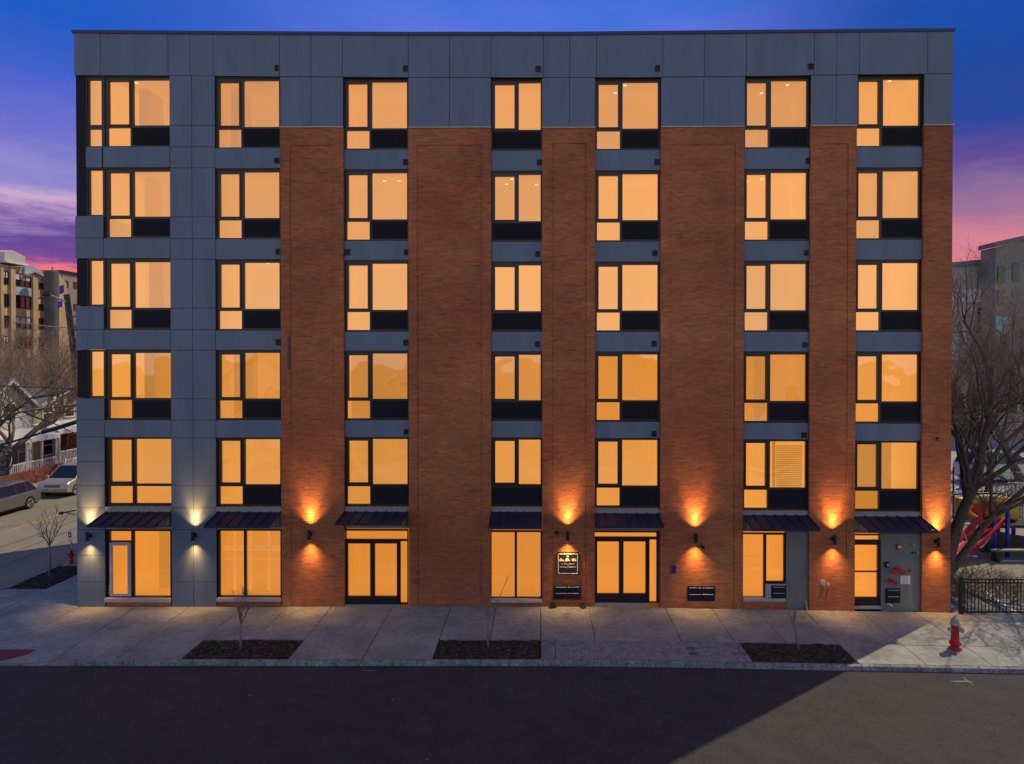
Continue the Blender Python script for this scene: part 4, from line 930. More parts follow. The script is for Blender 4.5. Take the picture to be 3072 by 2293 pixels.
MT['silverpaint'] = mat('silver beige car paint', (.42, .38, .32), .3, metal=.35); MT['greypaint'] = mat('dark grey car paint', (.17, .17, .165), .3, metal=.3)
MT['carglass'] = mat('blue tinted car glass', (.010, .016, .034), .08, spec=.5); MT['tyre'] = mat('tyre rubber', (.015, .015, .015), .9); MT['rim'] = mat('alloy rim', (.45, .45, .45), .35, metal=.6)
MT['lampglass'] = mat('clear headlight', (.55, .52, .45), .15); MT['taillight'] = mat('red tail light', (.35, .02, .02), .3); MT['plate'] = mat('licence plate', (.6, .55, .45), .5)
MT['whitepaint'] = mat('white car paint', (.62, .60, .58), .35)
def car(loc, rz, lb, paint, H=1.66, Lc=4.55, van=False, cat='car', w=.92):
    e = empty('parked_car', loc, lb, cat, None, 0)
    T = Matrix.Translation(loc) @ Matrix.Rotation(rz, 4, 'Z')
    def put(mb, name, m, par=e, smooth=False, bevel=0):
        mb.v = [tuple(T @ Vector(p)) for p in mb.v]; return mb.build(name, m, par, smooth, bevel)
    hl = Lc / 2
    if van: hood, cow, rf, rr, tl = -hl + .05, -hl + .85, -hl + 1.75, hl - .45, hl - .10
    else: hood, cow, rf, rr, tl = -hl + .05, -hl + 1.05, -hl + 1.75, hl - .75, hl - .18
    belt = H * .60; hoodz = H * .52
    # body: cross sections along y (front is -y): (y, z of the shoulder, half width)
    def arch(y0): return y0
    yw1, yw2, rw = -hl + .86, hl - .86, .335
    low = []
    def side(x):
        pts = []
        pts.append((-hl + .02, .34)); pts.append((-hl, .55)); pts.append((-hl + .10, hoodz - .10)); pts.append((-hl + .28, hoodz)); pts.append((cow, belt - .02)); pts.append((rr + .2, belt + .03)); pts.append((hl - .04, belt - .02)); pts.append((hl, .62)); pts.append((hl - .03, .36))
        pts.append((yw2 + rw + .06, .24))
        for k in range(9): a = math.pi * k / 8; pts.append((yw2 + (rw + .05) * math.cos(a), .32 + (rw + .05) * math.sin(a)))
        pts.append((yw2 - rw - .06, .24)); pts.append((yw1 + rw + .06, .24))
        for k in range(9): a = math.pi * k / 8; pts.append((yw1 + (rw + .05) * math.cos(a), .32 + (rw + .05) * math.sin(a)))
        pts.append((yw1 - rw - .06, .26))
        return pts
    P = side(0); n = len(P); b = MB(); vs = []
    for x, k in ((-w, 0), (-w * .93, 1), (w * .93, 1), (w, 0)):
        for (y, z) in P:
            if k == 0:
                yy = y * .985; z2 = z - (.05 if z > .9 else 0); vs.append((x, yy, z2))
            else: vs.append((x, y * (1.012 if abs(y) > hl - .4 else 1), z + (.015 if z > .7 else 0)))
    fs = [tuple(range(n)), tuple(range(3 * n, 4 * n))[::-1]]
    for s in range(3):
        for i in range(n): fs.append((s * n + i, s * n + (i + 1) % n, (s + 1) * n + (i + 1) % n, (s + 1) * n + i))
    b.add(vs, fs); put(b, 'body', paint, bevel=.02)
    # cabin: lower ring at the belt, upper ring at the roof
    lo = [(-w * .95, cow - .02), (w * .95, cow - .02), (w * .95, tl), (-w * .95, tl)]; up = [(-w * .74, rf), (w * .74, rf), (w * .74, rr), (-w * .74, rr)]
    b = MB(); b.hexa([(x, y, belt - .06) for x, y in lo] + [(x, y, H - .05) for x, y in up]); put(b, 'windows', 'carglass')
    b = MB(); ro = [(-w * .76, rf - .04), (w * .76, rf - .04), (w * .76, rr + .05), (-w * .76, rr + .05)]
    b.hexa([(x, y, H - .07) for x, y in ro] + [(x * .9, y * .96, H) for x, y in ro]); put(b, 'roof', paint, bevel=.02)
    b = MB()
    for sx in (-1, 1):
        for (ya, yb) in ((cow, rf), (rf + (rr - rf) * .5 + .0, rf + (rr - rf) * .48), (rr - .30, rr - .28), (tl, rr)):
            b.tube([(sx * w * .955, ya, belt - .06), (sx * w * .75, yb, H - .05)], .035, 5)
        b.tube([(sx * w * .955, cow, belt), (sx * w * .955, tl, belt + .01)], .03, 5)
    put(b, 'pillar', paint)
    for sx in (-1, 1):
        for yw in (yw1, yw2):
            b = MB(); b.lathe([(rw - .05, sx * (w - .20)), (rw, sx * (w - .19)), (rw, sx * (w - .01)), (rw - .06, sx * (w + .005))], (0, yw, rw), 24, 'x'); wh = put(b, 'wheel', 'tyre')
            b = MB(); b.lathe([(rw - .09, sx * (w + .0)), (rw - .11, sx * (w + .012)), (.05, sx * (w - .01))], (0, yw, rw), 20, 'x')
            for k in range(5):
                a = k * 1.2566; c, s_ = math.cos(a), math.sin(a); b.tube([(sx * (w + .012), yw + .04 * c, rw + .04 * s_), (sx * (w + .018), yw + (rw - .10) * c, rw + (rw - .10) * s_)], .026, 5)
            put(b, 'rim', 'rim', wh)
        b = MB(); b.hexa([(sx * w * .55, -hl + .01, hoodz - .24), (sx * w * .93, -hl + .06, hoodz - .22), (sx * w * .93, -hl + .34, hoodz - .22), (sx * w * .55, -hl + .2, hoodz - .22), (sx * w * .60, -hl + .05, hoodz - .12), (sx * w * .955, -hl + .22, hoodz - .05), (sx * w * .955, -hl + .48, hoodz - .05), (sx * w * .6, -hl + .25, hoodz - .08)]); put(b, 'headlight', 'lampglass')
        b = MB(); b.hexa([(sx * w * .8, hl - .06, belt - .28), (sx * w * .965, hl - .06, belt - .28), (sx * w * .965, hl - .34, belt - .22), (sx * w * .8, hl - .3, belt - .22), (sx * w * .78, hl - .02, belt - .05), (sx * w * .965, hl - .03, belt - .05), (sx * w * .965, hl - .30, belt - .03), (sx * w * .8, hl - .3, belt - .03)]); put(b, 'tail_light', 'taillight')
        b = MB(); b.lathe([(.05, sx * (w + .03)), (.10, sx * (w + .10)), (.09, sx * (w + .18)), (.03, sx * (w + .22))], (0, cow + .25, belt + .06), 10, 'x'); put(b, 'mirror', paint, smooth=True)
    b = MB(); b.box(-w * .5, w * .5, -hl - .012, -hl + .1, hoodz - .27, hoodz - .15); b.box(-w * .7, w * .7, -hl - .008, -hl + .1, .30, .44); b.box(-w, w, -hl + .3, hl - .3, .22, .30); put(b, 'front_grille', 'black')
    b = MB(); b.box(-w * .48, w * .48, -hl - .02, -hl - .0125, hoodz - .22, hoodz - .195); put(b, 'grille_bar', 'rim')
    b = MB(); b.box(-.16, .16, -hl - .03, -hl - .0, .47, .57); put(b, 'licence_plate', 'plate')
    return e
car((-29.65, 18.4 + 2.35, ZS), 0, 'silver beige minivan parked behind the grey car, facing the camera, on the side street', 'silverpaint', H=1.76, Lc=4.7, van=True)
car((-29.7, 16.35 - 2.3, ZS), 0, 'dark grey hatchback with chrome window line, cut by the left edge of the picture', 'greypaint', H=1.60, Lc=4.6)

# houses
MT['sidingw'] = mat('white clapboard', (.60, .60, .58), .8, var=.1, scale=2); MT['sidingy'] = mat('yellow green clapboard', (.34, .35, .20), .85, var=.12, scale=2)
MT['roofgrey'] = mat('grey roof shingles', (.16, .16, .17), .9, var=.2, scale=3); MT['trimw'] = mat('white trim', (.68, .68, .66), .7)
def house(name, x0, x1, y0, y1, z0, zw, zr, wall, lb, porch=True, gable=None, base=None, wins=(), face=1):
    """front wall on x1 (face=1) with a gable towards +x; z0 ground, zw eaves, zr ridge"""
    e = empty(name, ((x0 + x1) / 2, (y0 + y1) / 2, z0), lb, 'house')
    ym = (y0 + y1) / 2
    b = MB(); b.prism([(y0, z0), (y1, z0), (y1, zw), (ym, zr - .12), (y0, zw)], x0, x1, 'x'); wl = b.build('wall', wall, e)
    s = MB(); z = z0 + .2
    while z < zw: s.box(x1 + .002, x1 + .012, y0, y1, z, z + .03); s.box(x0, x1, y0 - .012, y0 - .002, z, z + .03); z += .2
    s.build('siding_edge', wall, wl)
    b = MB()
    for ya, sgn in ((y0, -1), (y1, 1)):
        b.hexa([(x0 - .3, ya + sgn * .35, zw - .22), (x1 + .4, ya + sgn * .35, zw - .22), (x1 + .4, ym, zr), (x0 - .3, ym, zr), (x0 - .3, ya + sgn * .35, zw - .08), (x1 + .4, ya + sgn * .35, zw - .08), (x1 + .4, ym, zr + .14), (x0 - .3, ym, zr + .14)])
    b.build('roof', 'roofgrey', e)
    b = MB()
    for ya, sgn in ((y0, -1), (y1, 1)):
        b.hexa([(x1 + .401, ya + sgn * .36, zw - .34), (x1 + .46, ya + sgn * .36, zw - .34), (x1 + .46, ym, zr - .1), (x1 + .401, ym, zr - .1), (x1 + .401, ya + sgn * .36, zw - .06), (x1 + .46, ya + sgn * .36, zw - .06), (x1 + .46, ym, zr + .16), (x1 + .401, ym, zr + .16)])
    b.build('bargeboard', 'trimw', e)
    for (ya, yb, za, zb) in wins:
        f = MB(); t = .09
        f.box(x1 + .013, x1 + .06, ya - t, ya, za - t, zb + t); f.box(x1 + .013, x1 + .06, yb, yb + t, za - t, zb + t); f.box(x1 + .013, x1 + .06, ya, yb, zb, zb + t); f.box(x1 + .013, x1 + .08, ya, yb, za - t, za); f.box(x1 + .013, x1 + .045, ya, yb, (za + zb) / 2 - .03, (za + zb) / 2 + .03)
        wf = f.build('window', 'trimw', e); g = MB(); g.box(x1 + .014, x1 + .022, ya, yb, za, zb); g.build('pane', 'darkglass', wf)
    if porch:
        b = MB(); b.hexa([(x1 + .02, y0 - .1, z0 + 3.0), (x1 + 2.0, y0 - .1, z0 + 2.7), (x1 + 2.0, y1 + .1, z0 + 2.7), (x1 + .02, y1 + .1, z0 + 3.0), (x1 + .02, y0 - .1, z0 + 3.45), (x1 + 2.0, y0 - .1, z0 + 2.98), (x1 + 2.0, y1 + .1, z0 + 2.98), (x1 + .02, y1 + .1, z0 + 3.45)]); pr = b.build('porch_roof', 'trimw', e)
        for k in range(4):
            b = MB(); y = y0 + .15 + k * (y1 - y0 - .3) / 3; b.tube([(x1 + 1.85, y, z0), (x1 + 1.85, y, z0 + 2.75)], .075, 8); b.build('porch_post', 'trimw', pr)
        b = MB(); b.box(x1 + .02, x1 + 2.0, y0, y1, z0 - .1, z0 + .5); b.build('porch_base', 'oldbrick', e)
        b = MB(); b.box(x1 + 1.86, x1 + 1.92, y0 + .2, y1 - .2, z0 + 1.35, z0 + 1.42)
        y = y0 + .3
        while y < y1 - .25: b.box(x1 + 1.87, x1 + 1.91, y, y + .04, z0 + .55, z0 + 1.35); y += .16
        b.build('porch_railing', 'trimw', e)
        b = MB(); b.box(x1 + .013, x1 + .06, ym - .1, ym + .85, z0 + .5, z0 + 2.6); b.build('front_door', 'roofgrey', e)
    return e
GL = -.12
house('white_house', -38.6, -36.2, 21.1, 25.6, GL, 4.9, 6.7, 'sidingw', 'white clapboard house with peaked gable and porch behind the parked cars', wins=((21.9, 22.7, 4.0, 5.1), (23.2, 24.0, 4.0, 5.1), (21.7, 22.7, 1.0, 2.4), (24.3, 25.1, 1.0, 2.4)))
house('yellow_house', -41.5, -37.6, 27.6, 35.5, GL, 4.6, 5.9, 'sidingy', 'yellow green clapboard house right of the white gabled house', porch=True, wins=((28.6, 29.6, 3.6, 4.5), (31, 32, 3.6, 4.5), (28.6, 29.6, .9, 2.3)))
b = MB(); b.box(-34.2, -33.9, 9, 25.5, -.3, .75)
tag(b.build('garden_wall', 'oldbrick'), 'low orange brick garden wall along the far pavement in front of the houses', 'garden wall')
e = empty('brick_garage', (-38, 33, GL), 'low dark red brick building with white fence in front, next to the street', 'garage')
b = MB(); b.box(-41, -35.6, 30.2, 40, GL, 2.5); b.build('wall', 'oldbrick', e); b = MB(); b.box(-41.2, -35.4, 30, 40.2, 2.501, 2.7); b.build('roof', 'roofgrey', e)
b = MB(); b.box(-35.599, -35.56, 31, 33.2, GL, 1.9); b.build('door', 'trimw', e)
e = empty('white_fence', (-33.2, 30, GL), 'white picket and panel fence at the far side of the side street', 'fence')
b = MB()
for k in range(9): b.box(-33.26, -33.14, 24.6 + k * 1.6, 24.72 + k * 1.6, GL, 1.25)
b.build('post', 'trimw', e); b = MB(); b.box(-33.23, -33.17, 24.6, 37.5, 1.05, 1.15); b.box(-33.23, -33.17, 24.6, 37.5, .12, .22)
b.build('rail', 'trimw', e)
b = MB()
for k in range(95): b.box(-33.215, -33.185, 24.75 + k * .134, 24.80 + k * .134, .2, 1.08)
b.build('infill', 'trimw', e)

# tan apartment block far down the street
MT['towergrey'] = mat('dark grey green render', (.10, .10, .09), .9, var=.2, scale=.5)
MT['palestucco'] = mat('pale stucco gable', (.50, .48, .48), .8, var=.1, scale=.5); MT['metalroof'] = mat('light blue grey metal roof', (.38, .43, .48), .45, metal=.2, var=.08, scale=.3)
MT['teal'] = mat('pale teal balcony panel', (.30, .42, .42), .7, var=.15, scale=2); MT['olive'] = mat('grey olive wall', (.24, .225, .19), .9, var=.22, scale=.3)
def yx(u, x): return Wx(u, 1000, x).y
def zx(v, u, x): return Wx(u, v, x).z
XT = -78.0
e = empty('tan_apartment_block', (XT - 8, 82, GL), 'tan five storey apartment block with pale gabled roofs far down the side street', 'building')
ya, yb = yx(-60, XT), yx(141, XT); zt = zx(797, 30, XT)
b = MB(); b.box(XT - 16, XT, ya, yb, -1, zt); wl = b.build('wall', 'tan', e)
for (ua, ub) in ((-3, 5), (27, 41), (94, 109)):
    b = MB(); b.box(XT + .001, XT + .35, yx(ua, XT), yx(ub, XT), -1, zt - .1); b.build('pier', 'tan', e)
rows = [(822, 860), (888, 926), (951, 986), (1010, 1046), (1073, 1108)]
for r, (v0, v1) in enumerate(rows):
    for k, (ua, ub) in enumerate(((7, 25), (43, 92), (111, 139))):
        za, zb = zx(v1, 67, XT), zx(v0, 67, XT); y0, y1 = yx(ua, XT), yx(ub, XT)
        f = MB(); t = .10; f.box(XT + .001, XT + .12, y0, y1, za, za + t); f.box(XT + .001, XT + .12, y0, y1, zb - t, zb)
        n = 3 if k == 1 else 2
        for i in range(n + 1): yy = y0 + (y1 - y0 - t) * i / n; f.box(XT + .001, XT + .12, yy, yy + t, za + t, zb - t)
        wf = f.build('window', 'black', e); g = MB(); g.box(XT + .001, XT + .03, y0 + .05, y1 - .05, za + .05, zb - .05); g.build('pane', 'darkglass', wf)
        if r == 0 or (r + k) % 3 == 0:
            g = MB(); g.box(XT + .031, XT + .05, y0 + .1, y1 - .1, (za + zb) / 2, zb - .1); g.build('blind', 'palestucco', wf)
b = MB(); b.box(XT + .002, XT + .2, yx(43, XT), yx(92, XT), zx(887, 67, XT), zx(863, 67, XT)); b.build('balcony_panel', 'teal', e)
b = MB(); pr = [(yx(u, XT), zx(v, u, XT)) for u, v in ((5, 788), (67, 799), (67, 770), (28, 751), (5, 757))]; b.prism(pr, XT - 8, XT + .5, 'x'); b.build('roof_gable', 'palestucco', e)
b = MB(); pr = [(yx(u, XT), zx(v, u, XT)) for u, v in ((3, 787), (68, 799), (68, 793), (3, 781))]; b.prism(pr, XT + .501, XT + .9, 'x'); b.build('roof_edge', 'trimw', e)
b = MB(); pr = [(yx(u, XT), zx(v, u, XT)) for u, v in ((68, 826), (137, 840), (118, 812), (93, 797), (70, 801))]; b.prism(pr, XT - 6, XT + .3, 'x'); b.build('roof_gable', 'metalroof', e)
b = MB(); pr = [(yx(u, XT), zx(v, u, XT)) for u, v in ((68, 828), (92, 817), (137, 838), (137, 833), (92, 811), (68, 822))]; b.prism(pr, XT + .301, XT + .7, 'x'); b.build('roof_edge', 'metalroof', e)
b = MB(); pr = [(yx(u, XT), zx(v, u, XT)) for u, v in ((108, 830), (190, 835), (190, 819), (160, 806), (108, 806))]; b.prism(pr, XT - 14, XT - 6.1, 'x'); b.build('roof_gable', 'metalroof', e)
e = empty('round_tower', (XT + 3, 88, GL), 'grey round tower beside the tan apartment block', 'tower')
c0 = Wx(155, 900, XT + 3); r = .95; b = MB(); b.lathe([(r, -1), (r, zx(818, 155, XT + 3)), (r * .9, zx(813, 155, XT + 3))], (c0.x, c0.y, 0), 20); b.build('shaft', 'towergrey', e)
b = MB(); b.tube([(c0.x, c0.y + .2, zx(815, 158, XT + 3)), (c0.x, c0.y + .2, zx(801, 158, XT + 3))], .15, 6); b.build('vent_pipe', 'silver', e)
e = empty('olive_apartment_block', (XT - 8, 104, GL), 'dark olive flat roofed block behind the leaning pole', 'building')
ya, yb = yx(188, XT), yx(420, XT); zt = zx(822, 205, XT); b = MB(); b.box(XT - 14, XT, ya, yb, -1, zt); b.build('wall', 'olive', e)
b = MB(); b.box(XT - 14.2, XT + .3, ya - .3, yb, zt + .001, zt + .4); b.build('roof', 'black', e)
for (v0, v1) in rows[:4]:
    for ua in (196, 221, 246): g = MB(); g.box(XT + .001, XT + .1, yx(ua, XT), yx(ua + 9, XT), zx(v1 + 6, 221, XT), zx(v0 + 24 , 221, XT)); g.build('window', 'darkglass', e)
e = empty('brown_gabled_house', (XT + 6, 84, GL), 'brown wall with a sloping gable between the tower and the pole', 'house')
b = MB(); pr = [(yx(u, XT + 1), zx(v, u, XT + 1)) for u, v in ((150, 1150), (215, 1150), (200, 850), (178, 822), (150, 812))]; b.prism(pr, XT - 6, XT + 1, 'x'); b.build('wall', 'tan', e)

# leaning utility pole with lamp and banner
yp = 22.0
pt, pb = W(200, 884, yp), W(272, 1462, yp); pb.z = GL
e = empty('utility_pole', tuple(pb), 'dark leaning utility pole close to the left edge of the building', 'utility pole')
b = MB(); b.tube([pb, pt], [.26, .18], 12); b.build('pole', 'black', e)
b = MB(); q = W(207, 902, yp); b.tube([q, W(196, 905, yp - .2), W(170, 893, yp - .4), W(152, 886, yp - .5)], .05, 6); la = b.build('lamp_arm', 'silver', e)
b = MB(); h = W(140, 884, yp - .5); b.lathe([(.05, -.32), (.13, -.22), (.17, 0), (.13, .22), (.05, .30)], tuple(h), 14, 'x'); b.build('lamp_head', 'black', la, smooth=True)
for (u0, u1, v0, v1) in ((178, 191, 855, 884), (173, 186, 902, 926)):
    b = MB(); p0, p1 = W(u0, v1, yp + 6), W(u1, v0, yp + 6); b.prism([(p0.x, p0.z), (p1.x, p0.z + .15), (p1.x, p1.z), (p0.x, p1.z - .1)], yp + 6, yp + 6.04, 'y'); b.build('banner', 'blue', e)
b = MB()
for v in (960, 1000, 1040): p0 = W(214, v, yp); b.tube([p0 + Vector((-.1, -.2, 0)), p0 + Vector((.9, -.1, .5))], .035, 6)
b.build('cross_arm', 'black', e)
def cable(name, pts, r, lb, m='black', n=6, sag=0.0, cat='cable'):
    P = [W(*p) for p in pts]; Q = []
    for i in range(len(P) - 1):
        for k in range(6):
            t = k / 6; q = P[i].lerp(P[i + 1], t); q.z -= sag * 4 * t * (1 - t); Q.append(q)
    Q.append(P[-1]); b = MB(); b.tube(Q, r, n); return tag(b.build(name, m, None, smooth=True), lb, cat)
cable('utility_cable', [(-120, 1362, 6), (0, 1335, 8), (60, 1318, 8.5), (125, 1298, 9)], .045, 'thick black cable running to the coil at the left edge', sag=.02)
cable('cable_splice', [(125, 1298, 9), (170, 1285, 9.2), (205, 1274, 9.4), (260, 1256, 10)], .10, 'swollen black cable joint right of the thick cable, beside the building corner', cat='cable joint')
cable('utility_cable', [(-120, 1262, 10), (0, 1250, 12), (90, 1232, 13), (260, 1211, 15)], .05, 'long dark brown cable crossing in front of the white house gable', m='bark')
cable('utility_cable', [(-120, 1158, 14), (0, 1158, 15), (120, 1162, 16), (260, 1166, 18)], .05, 'nearly level dark cable above the white house gable', m='bark')
cable('utility_cable', [(42, 967, 24), (130, 978, 23), (212, 985, 22)], .03, 'thin pale cable stretched from the pole across the tan block', m='silver')
e = empty('cable_coil', tuple(W(18, 1376, 8.0)), 'coiled black spare cable hanging at the left edge of the picture', 'cable coil')
for k, (cu, cv, ru, rv) in enumerate(((8, 1372, 24, 32), (16, 1378, 23, 35), (2, 1380, 22, 26), (14, 1372, 18, 30))):
    b = MB(); pts = [W(cu + ru * math.cos(a * .3142 + k), cv + rv * math.sin(a * .3142 + k), 8 + .12 * k) for a in range(21)]; b.tube(pts, .035, 6, cap=False); b.build('loop', 'black', e, smooth=True)

# trees of the side street
kw = dict(seg=6, wob=.16, up=.22, kids=(6, 8), ang=(22, 55), kl=(.5, .72), taper=.45)
tree('bare_tree', (-32.6, 16.5, GL), (.18, .1, 1), 6.2, .26, 4, 3, 'bare street tree with trunk at the left edge, behind the grey car', group='bare trees along the side street', **kw)
tree('bare_tree', (-32.4, 27.0, GL), (-.1, .05, 1), 6.0, .24, 4, 8, 'bare street tree behind the silver minivan and the pole', group='bare trees along the side street', **kw)
for i_, (tx, ty, tl) in enumerate(((-58, 52, 5.5), (-52, 62, 6.0), (-66, 66, 6.4), (-60, 80, 6.0), (-44, 58, 5.6), (-47, 37, 4.8), (-53, 45, 5.2), (-39, 33, 4.2))):
    tree('bare_tree', (tx, ty, GL), (0, 0, 1), tl, .28, 4, 200 + i_, ('bare brown tree low in front of the tan block, behind the white house roof', 'bare brown tree between the tan block and the yellow house', 'bare tree at the foot of the tan block windows',
         'bare tree in front of the round tower', 'bare tree behind the leaning pole, left of the building corner', 'bare tree directly above the white house ridge, nearest of the brown trees', 'low bare tree in front of the lower middle windows of the tan block', 'bare tree rising behind the yellow green house roof')[i_], group='bare trees along the side street', **dict(kw, kids=(5, 7)))
tree('bare_tree', (-41, 40, GL), (.05, 0, 1), 7.2, .30, 4, 14, 'bare tree with dense brown twigs in front of the tan block', group='bare trees along the side street', **kw)
tree('bare_tree', (-48, 44, GL), (.0, 0, 1), 6.8, .30, 4, 17, 'bare brown tree above the roof of the white house', group='bare trees along the side street', **kw)
kb = dict(seg=7, wob=.13, up=.02, kids=(5, 6), ang=(20, 50), kl=(.4, .6), taper=.4)
p = W(-90, 1330, 12)
random.seed(40); e = empty('overhanging_branch', tuple(p), 'dark forked branches reaching in from the left edge in front of the houses', 'branch')
t_, c_ = MB(), MB()
for (u, v, u2, v2, rr_) in ((-40, 1330, 98, 1190, .10), (98, 1195, 228, 1175, .045), (70, 1235, 228, 1290, .05), (-40, 1270, 60, 1255, .09), (20, 1330, 60, 1256, .07)):
    p0, p1 = W(u, v, 12), W(u2, v2, 12.6); d = p1 - p0; grow(t_, c_, p0, d, d.length, rr_, 0, 3, **kb)
t_.build('bough', 'black', e, smooth=True, fix=False); c_.build('twigs', 'bark', e, smooth=True, fix=False)

# ---------------------------------------------------------------- playground side, right
GR = -.17
b = MB(); b.quad((13.62, .02, GR), (120, .02, GR), (120, 56, GR), (13.62, 56, GR)); struct(b.build('playground_surface', 'sand'))
MT['mauve'] = mat('mauve court paint', (.30, .20, .26), .85, var=.1, scale=1); MT['court'] = mat('pale court surface', (.40, .38, .36), .9, var=.12, scale=.5)
b = MB(); b.quad((13.7, 13.5, GR + .004), (90, 13.5, GR + .004), (90, 52, GR + .004), (13.7, 52, GR + .004)); struct(b.build('court', 'court'))
b = MB()
for (u0, u1, v0, v1) in ((2893, 2955, 1370, 1402), (3046, 3140, 1405, 1428), (2880, 2925, 1398, 1418)):
    p = [G(u0, v1, GR), G(u1, v1, GR), G(u1 + 8, v0, GR), G(u0 + 8, v0, GR)]; b.quad(*[(q.x, q.y, GR + .008) for q in p])
struct(b.build('court_marking', 'mauve'))
b = MB()
for (u0, v0, u1, v1) in ((2855, 1452, 3200, 1470), (2900, 1395, 3200, 1425), (2905, 1745, 3072, 1852), (2855, 1470, 3000, 1420)):
    p, q = G(u0, v0, GR), G(u1, v1, GR); d = (q - p).normalized(); n_ = Vector((-d.y, d.x, 0)) * .06; b.quad(*[(a.x, a.y, GR + .012) for a in (p - n_, q - n_, q + n_, p + n_)])
struct(b.build('court_line', 'white'))

def fence(name, lb, x0, x1, y, z, h, m, post=2.4, gap=.116, r=.011, rails=(.06, .90, 1.0), cat='fence', postr=.03):
    e = empty(name, (x0, y, z), lb, cat)
    x = x0
    while x <= x1 + .01:
        b = MB(); b.box(x - postr, x + postr, y - postr, y + postr, z - .05, z + h + .04); b.box(x - postr - .008, x + postr + .008, y - postr - .008, y + postr + .008, z + h + .0405, z + h + .06); b.build('post', m, e); x += post
    for f in rails: b = MB(); b.box(x0 + postr, x1, y - .018, y + .018, z + f * h - .02, z + f * h + .02); b.build('rail', m, e)
    b = MB(); x = x0 + gap
    while x < x1: b.box(x - r, x + r, y - r, y + r, z + .03, z + h * rails[-1] - .021); x += gap
    b.build('infill', m, e); return e
MT['fenceblk'] = mat('black gloss fence paint', (.02, .018, .018), .22)
fence('iron_fence', 'black iron picket fence along the pavement right of the building', 13.86, 26, -.12, gz(14) - .0, 1.15, 'fenceblk', postr=.045)
# loose planks or bench at the edge of the playground
e = empty('low_bench', tuple(G(2990, 1690, GR)), 'low slatted bench with pale top behind the iron fence', 'bench')
p = G(2985, 1688, GR)
for k in range(3): b = MB(); b.box(p.x, p.x + 4.5, p.y + .16 * k, p.y + .16 * k + .13, .26, .31); b.build('seat_slat', 'trimw' if k == 1 else 'bark', e)
for k in (.1, 2.1, 4.2): b = MB(); b.box(p.x + k, p.x + k + .1, p.y + .02, p.y + .42, GR, .259); b.build('leg', 'black', e)
# play structure
MT['slidered'] = mat('red slide plastic', (.60, .015, .02), .3); MT['playyellow'] = mat('yellow play panel', (.62, .43, .06), .45, var=.15, scale=3); MT['playblue'] = mat('blue play post', (.02, .03, .40), .35)
MT['playorange'] = mat('orange play panel', (.55, .13, .03), .4); MT['darkgreen'] = mat('dark green rail paint', (.02, .05, .04), .5)
e = empty('play_structure', (19.5, 7.5, GR), 'playground climbing frame with red slide, yellow tunnel and blue posts', 'playground')
b = MB(); ST, SB = W(2978, 1568, 7.0), W(2852, 1632, 5.6); SB.z = .10
path = [ST, ST.lerp(SB, .15), ST.lerp(SB, .5) + Vector((0, 0, -.12)), ST.lerp(SB, .85) + Vector((0, 0, -.06)), SB, SB + Vector((-.5, -.2, .0))]
prof = [(-.42, .26), (-.45, .28), (-.48, .26), (-.44, -.02), (-.3, -.08), (.3, -.08), (.44, -.02), (.48, .26), (.45, .28), (.42, .26), (.38, .02), (.26, -.03), (-.26, -.03), (-.38, .02)]
d = (SB - ST).normalized(); sd_ = Vector((-d.y, d.x, 0)).normalized(); vs = []
for q in path: vs += [q + sd_ * a + Vector((0, 0, c)) for a, c in prof]
n = len(prof); b.add(vs, [(i * n + j, i * n + (j + 1) % n, (i + 1) * n + (j + 1) % n, (i + 1) * n + j) for i in range(len(path) - 1) for j in range(n)]); b.build('slide', 'slidered', e, smooth=True)
b = MB(); b.prism([(ST.x - 1.0, ST.z - .30), (ST.x + .15, ST.z + .0), (ST.x + .05, ST.z + .42), (ST.x - .75, ST.z + .55)], 6.6, 6.66, 'y'); b.build('slide_hood', 'slidered', e)
deck = ST.z - .05
b = MB(); b.box(ST.x, ST.x + 2.2, 6.7, 8.6, deck - .12, deck); b.build('deck', 'black', e)
for (u, y) in ((2982, 6.5), (3022, 6.5), (2994, 8.6), (3040, 8.6)):
    p = W(u, 1650, y); b = MB(); b.tube([(p.x, y, GR), (p.x, y, W(u, 1530, 6.5).z)], .085, 12); b.build('post', 'playblue', e, smooth=True)
yt = 7.6; c0 = W(2962, 1528, yt)
b = MB(); pts = [(c0.x + .72 * math.cos(a) * (1.25 if True else 1), yt, c0.z + .50 * math.sin(a)) for a in [k * math.pi / 10 for k in range(21)]]; b.tube(pts, .16, 10, cap=False); b.build('tunnel_ring', 'playyellow', e, smooth=True)
b = MB(); b.box(c0.x + .95, c0.x + 1.35, yt - .1, yt + .9, c0.z - .45, c0.z + .45); b.build('side_panel', 'playyellow', e, bevel=.08)
b = MB(); b.box(c0.x - 1.15, c0.x - .8, yt + .2, yt + .6, c0.z - .35, c0.z + .45); b.build('side_panel', 'playyellow', e, bevel=.08)
b = MB(); b.box(c0.x - .55, c0.x + .6, yt + .3, yt + .36, c0.z - .35, c0.z + .4); b.build('back_panel', 'slidered', e, bevel=.02)
b = MB(); p0 = W(3026, 1600, 9.2)
for k in range(22): b.box(p0.x + k * .11, p0.x + k * .11 + .045, 9.2, 9.24, .55, 2.45)
b.box(p0.x - .05, p0.x + 2.5, 9.19, 9.25, .50, .56); b.box(p0.x - .05, p0.x + 2.5, 9.19, 9.25, 2.44, 2.52); b.build('guard_rail', 'trimw', e)
b = MB(); b.box(p0.x + .15, p0.x + 1.7, 9.5, 9.56, .75, 2.1); b.build('rear_panel', 'playorange', e)
b = MB(); b.tube([W(3005, 1480, 8.6), W(3040, 1510, 8.6), W(3048, 1560, 8.6)], .05, 8); b.tube([W(2860, 1482, 8.6), W(3005, 1480, 8.6)], .05, 8); b.build('arch_rail', 'darkgreen', e)
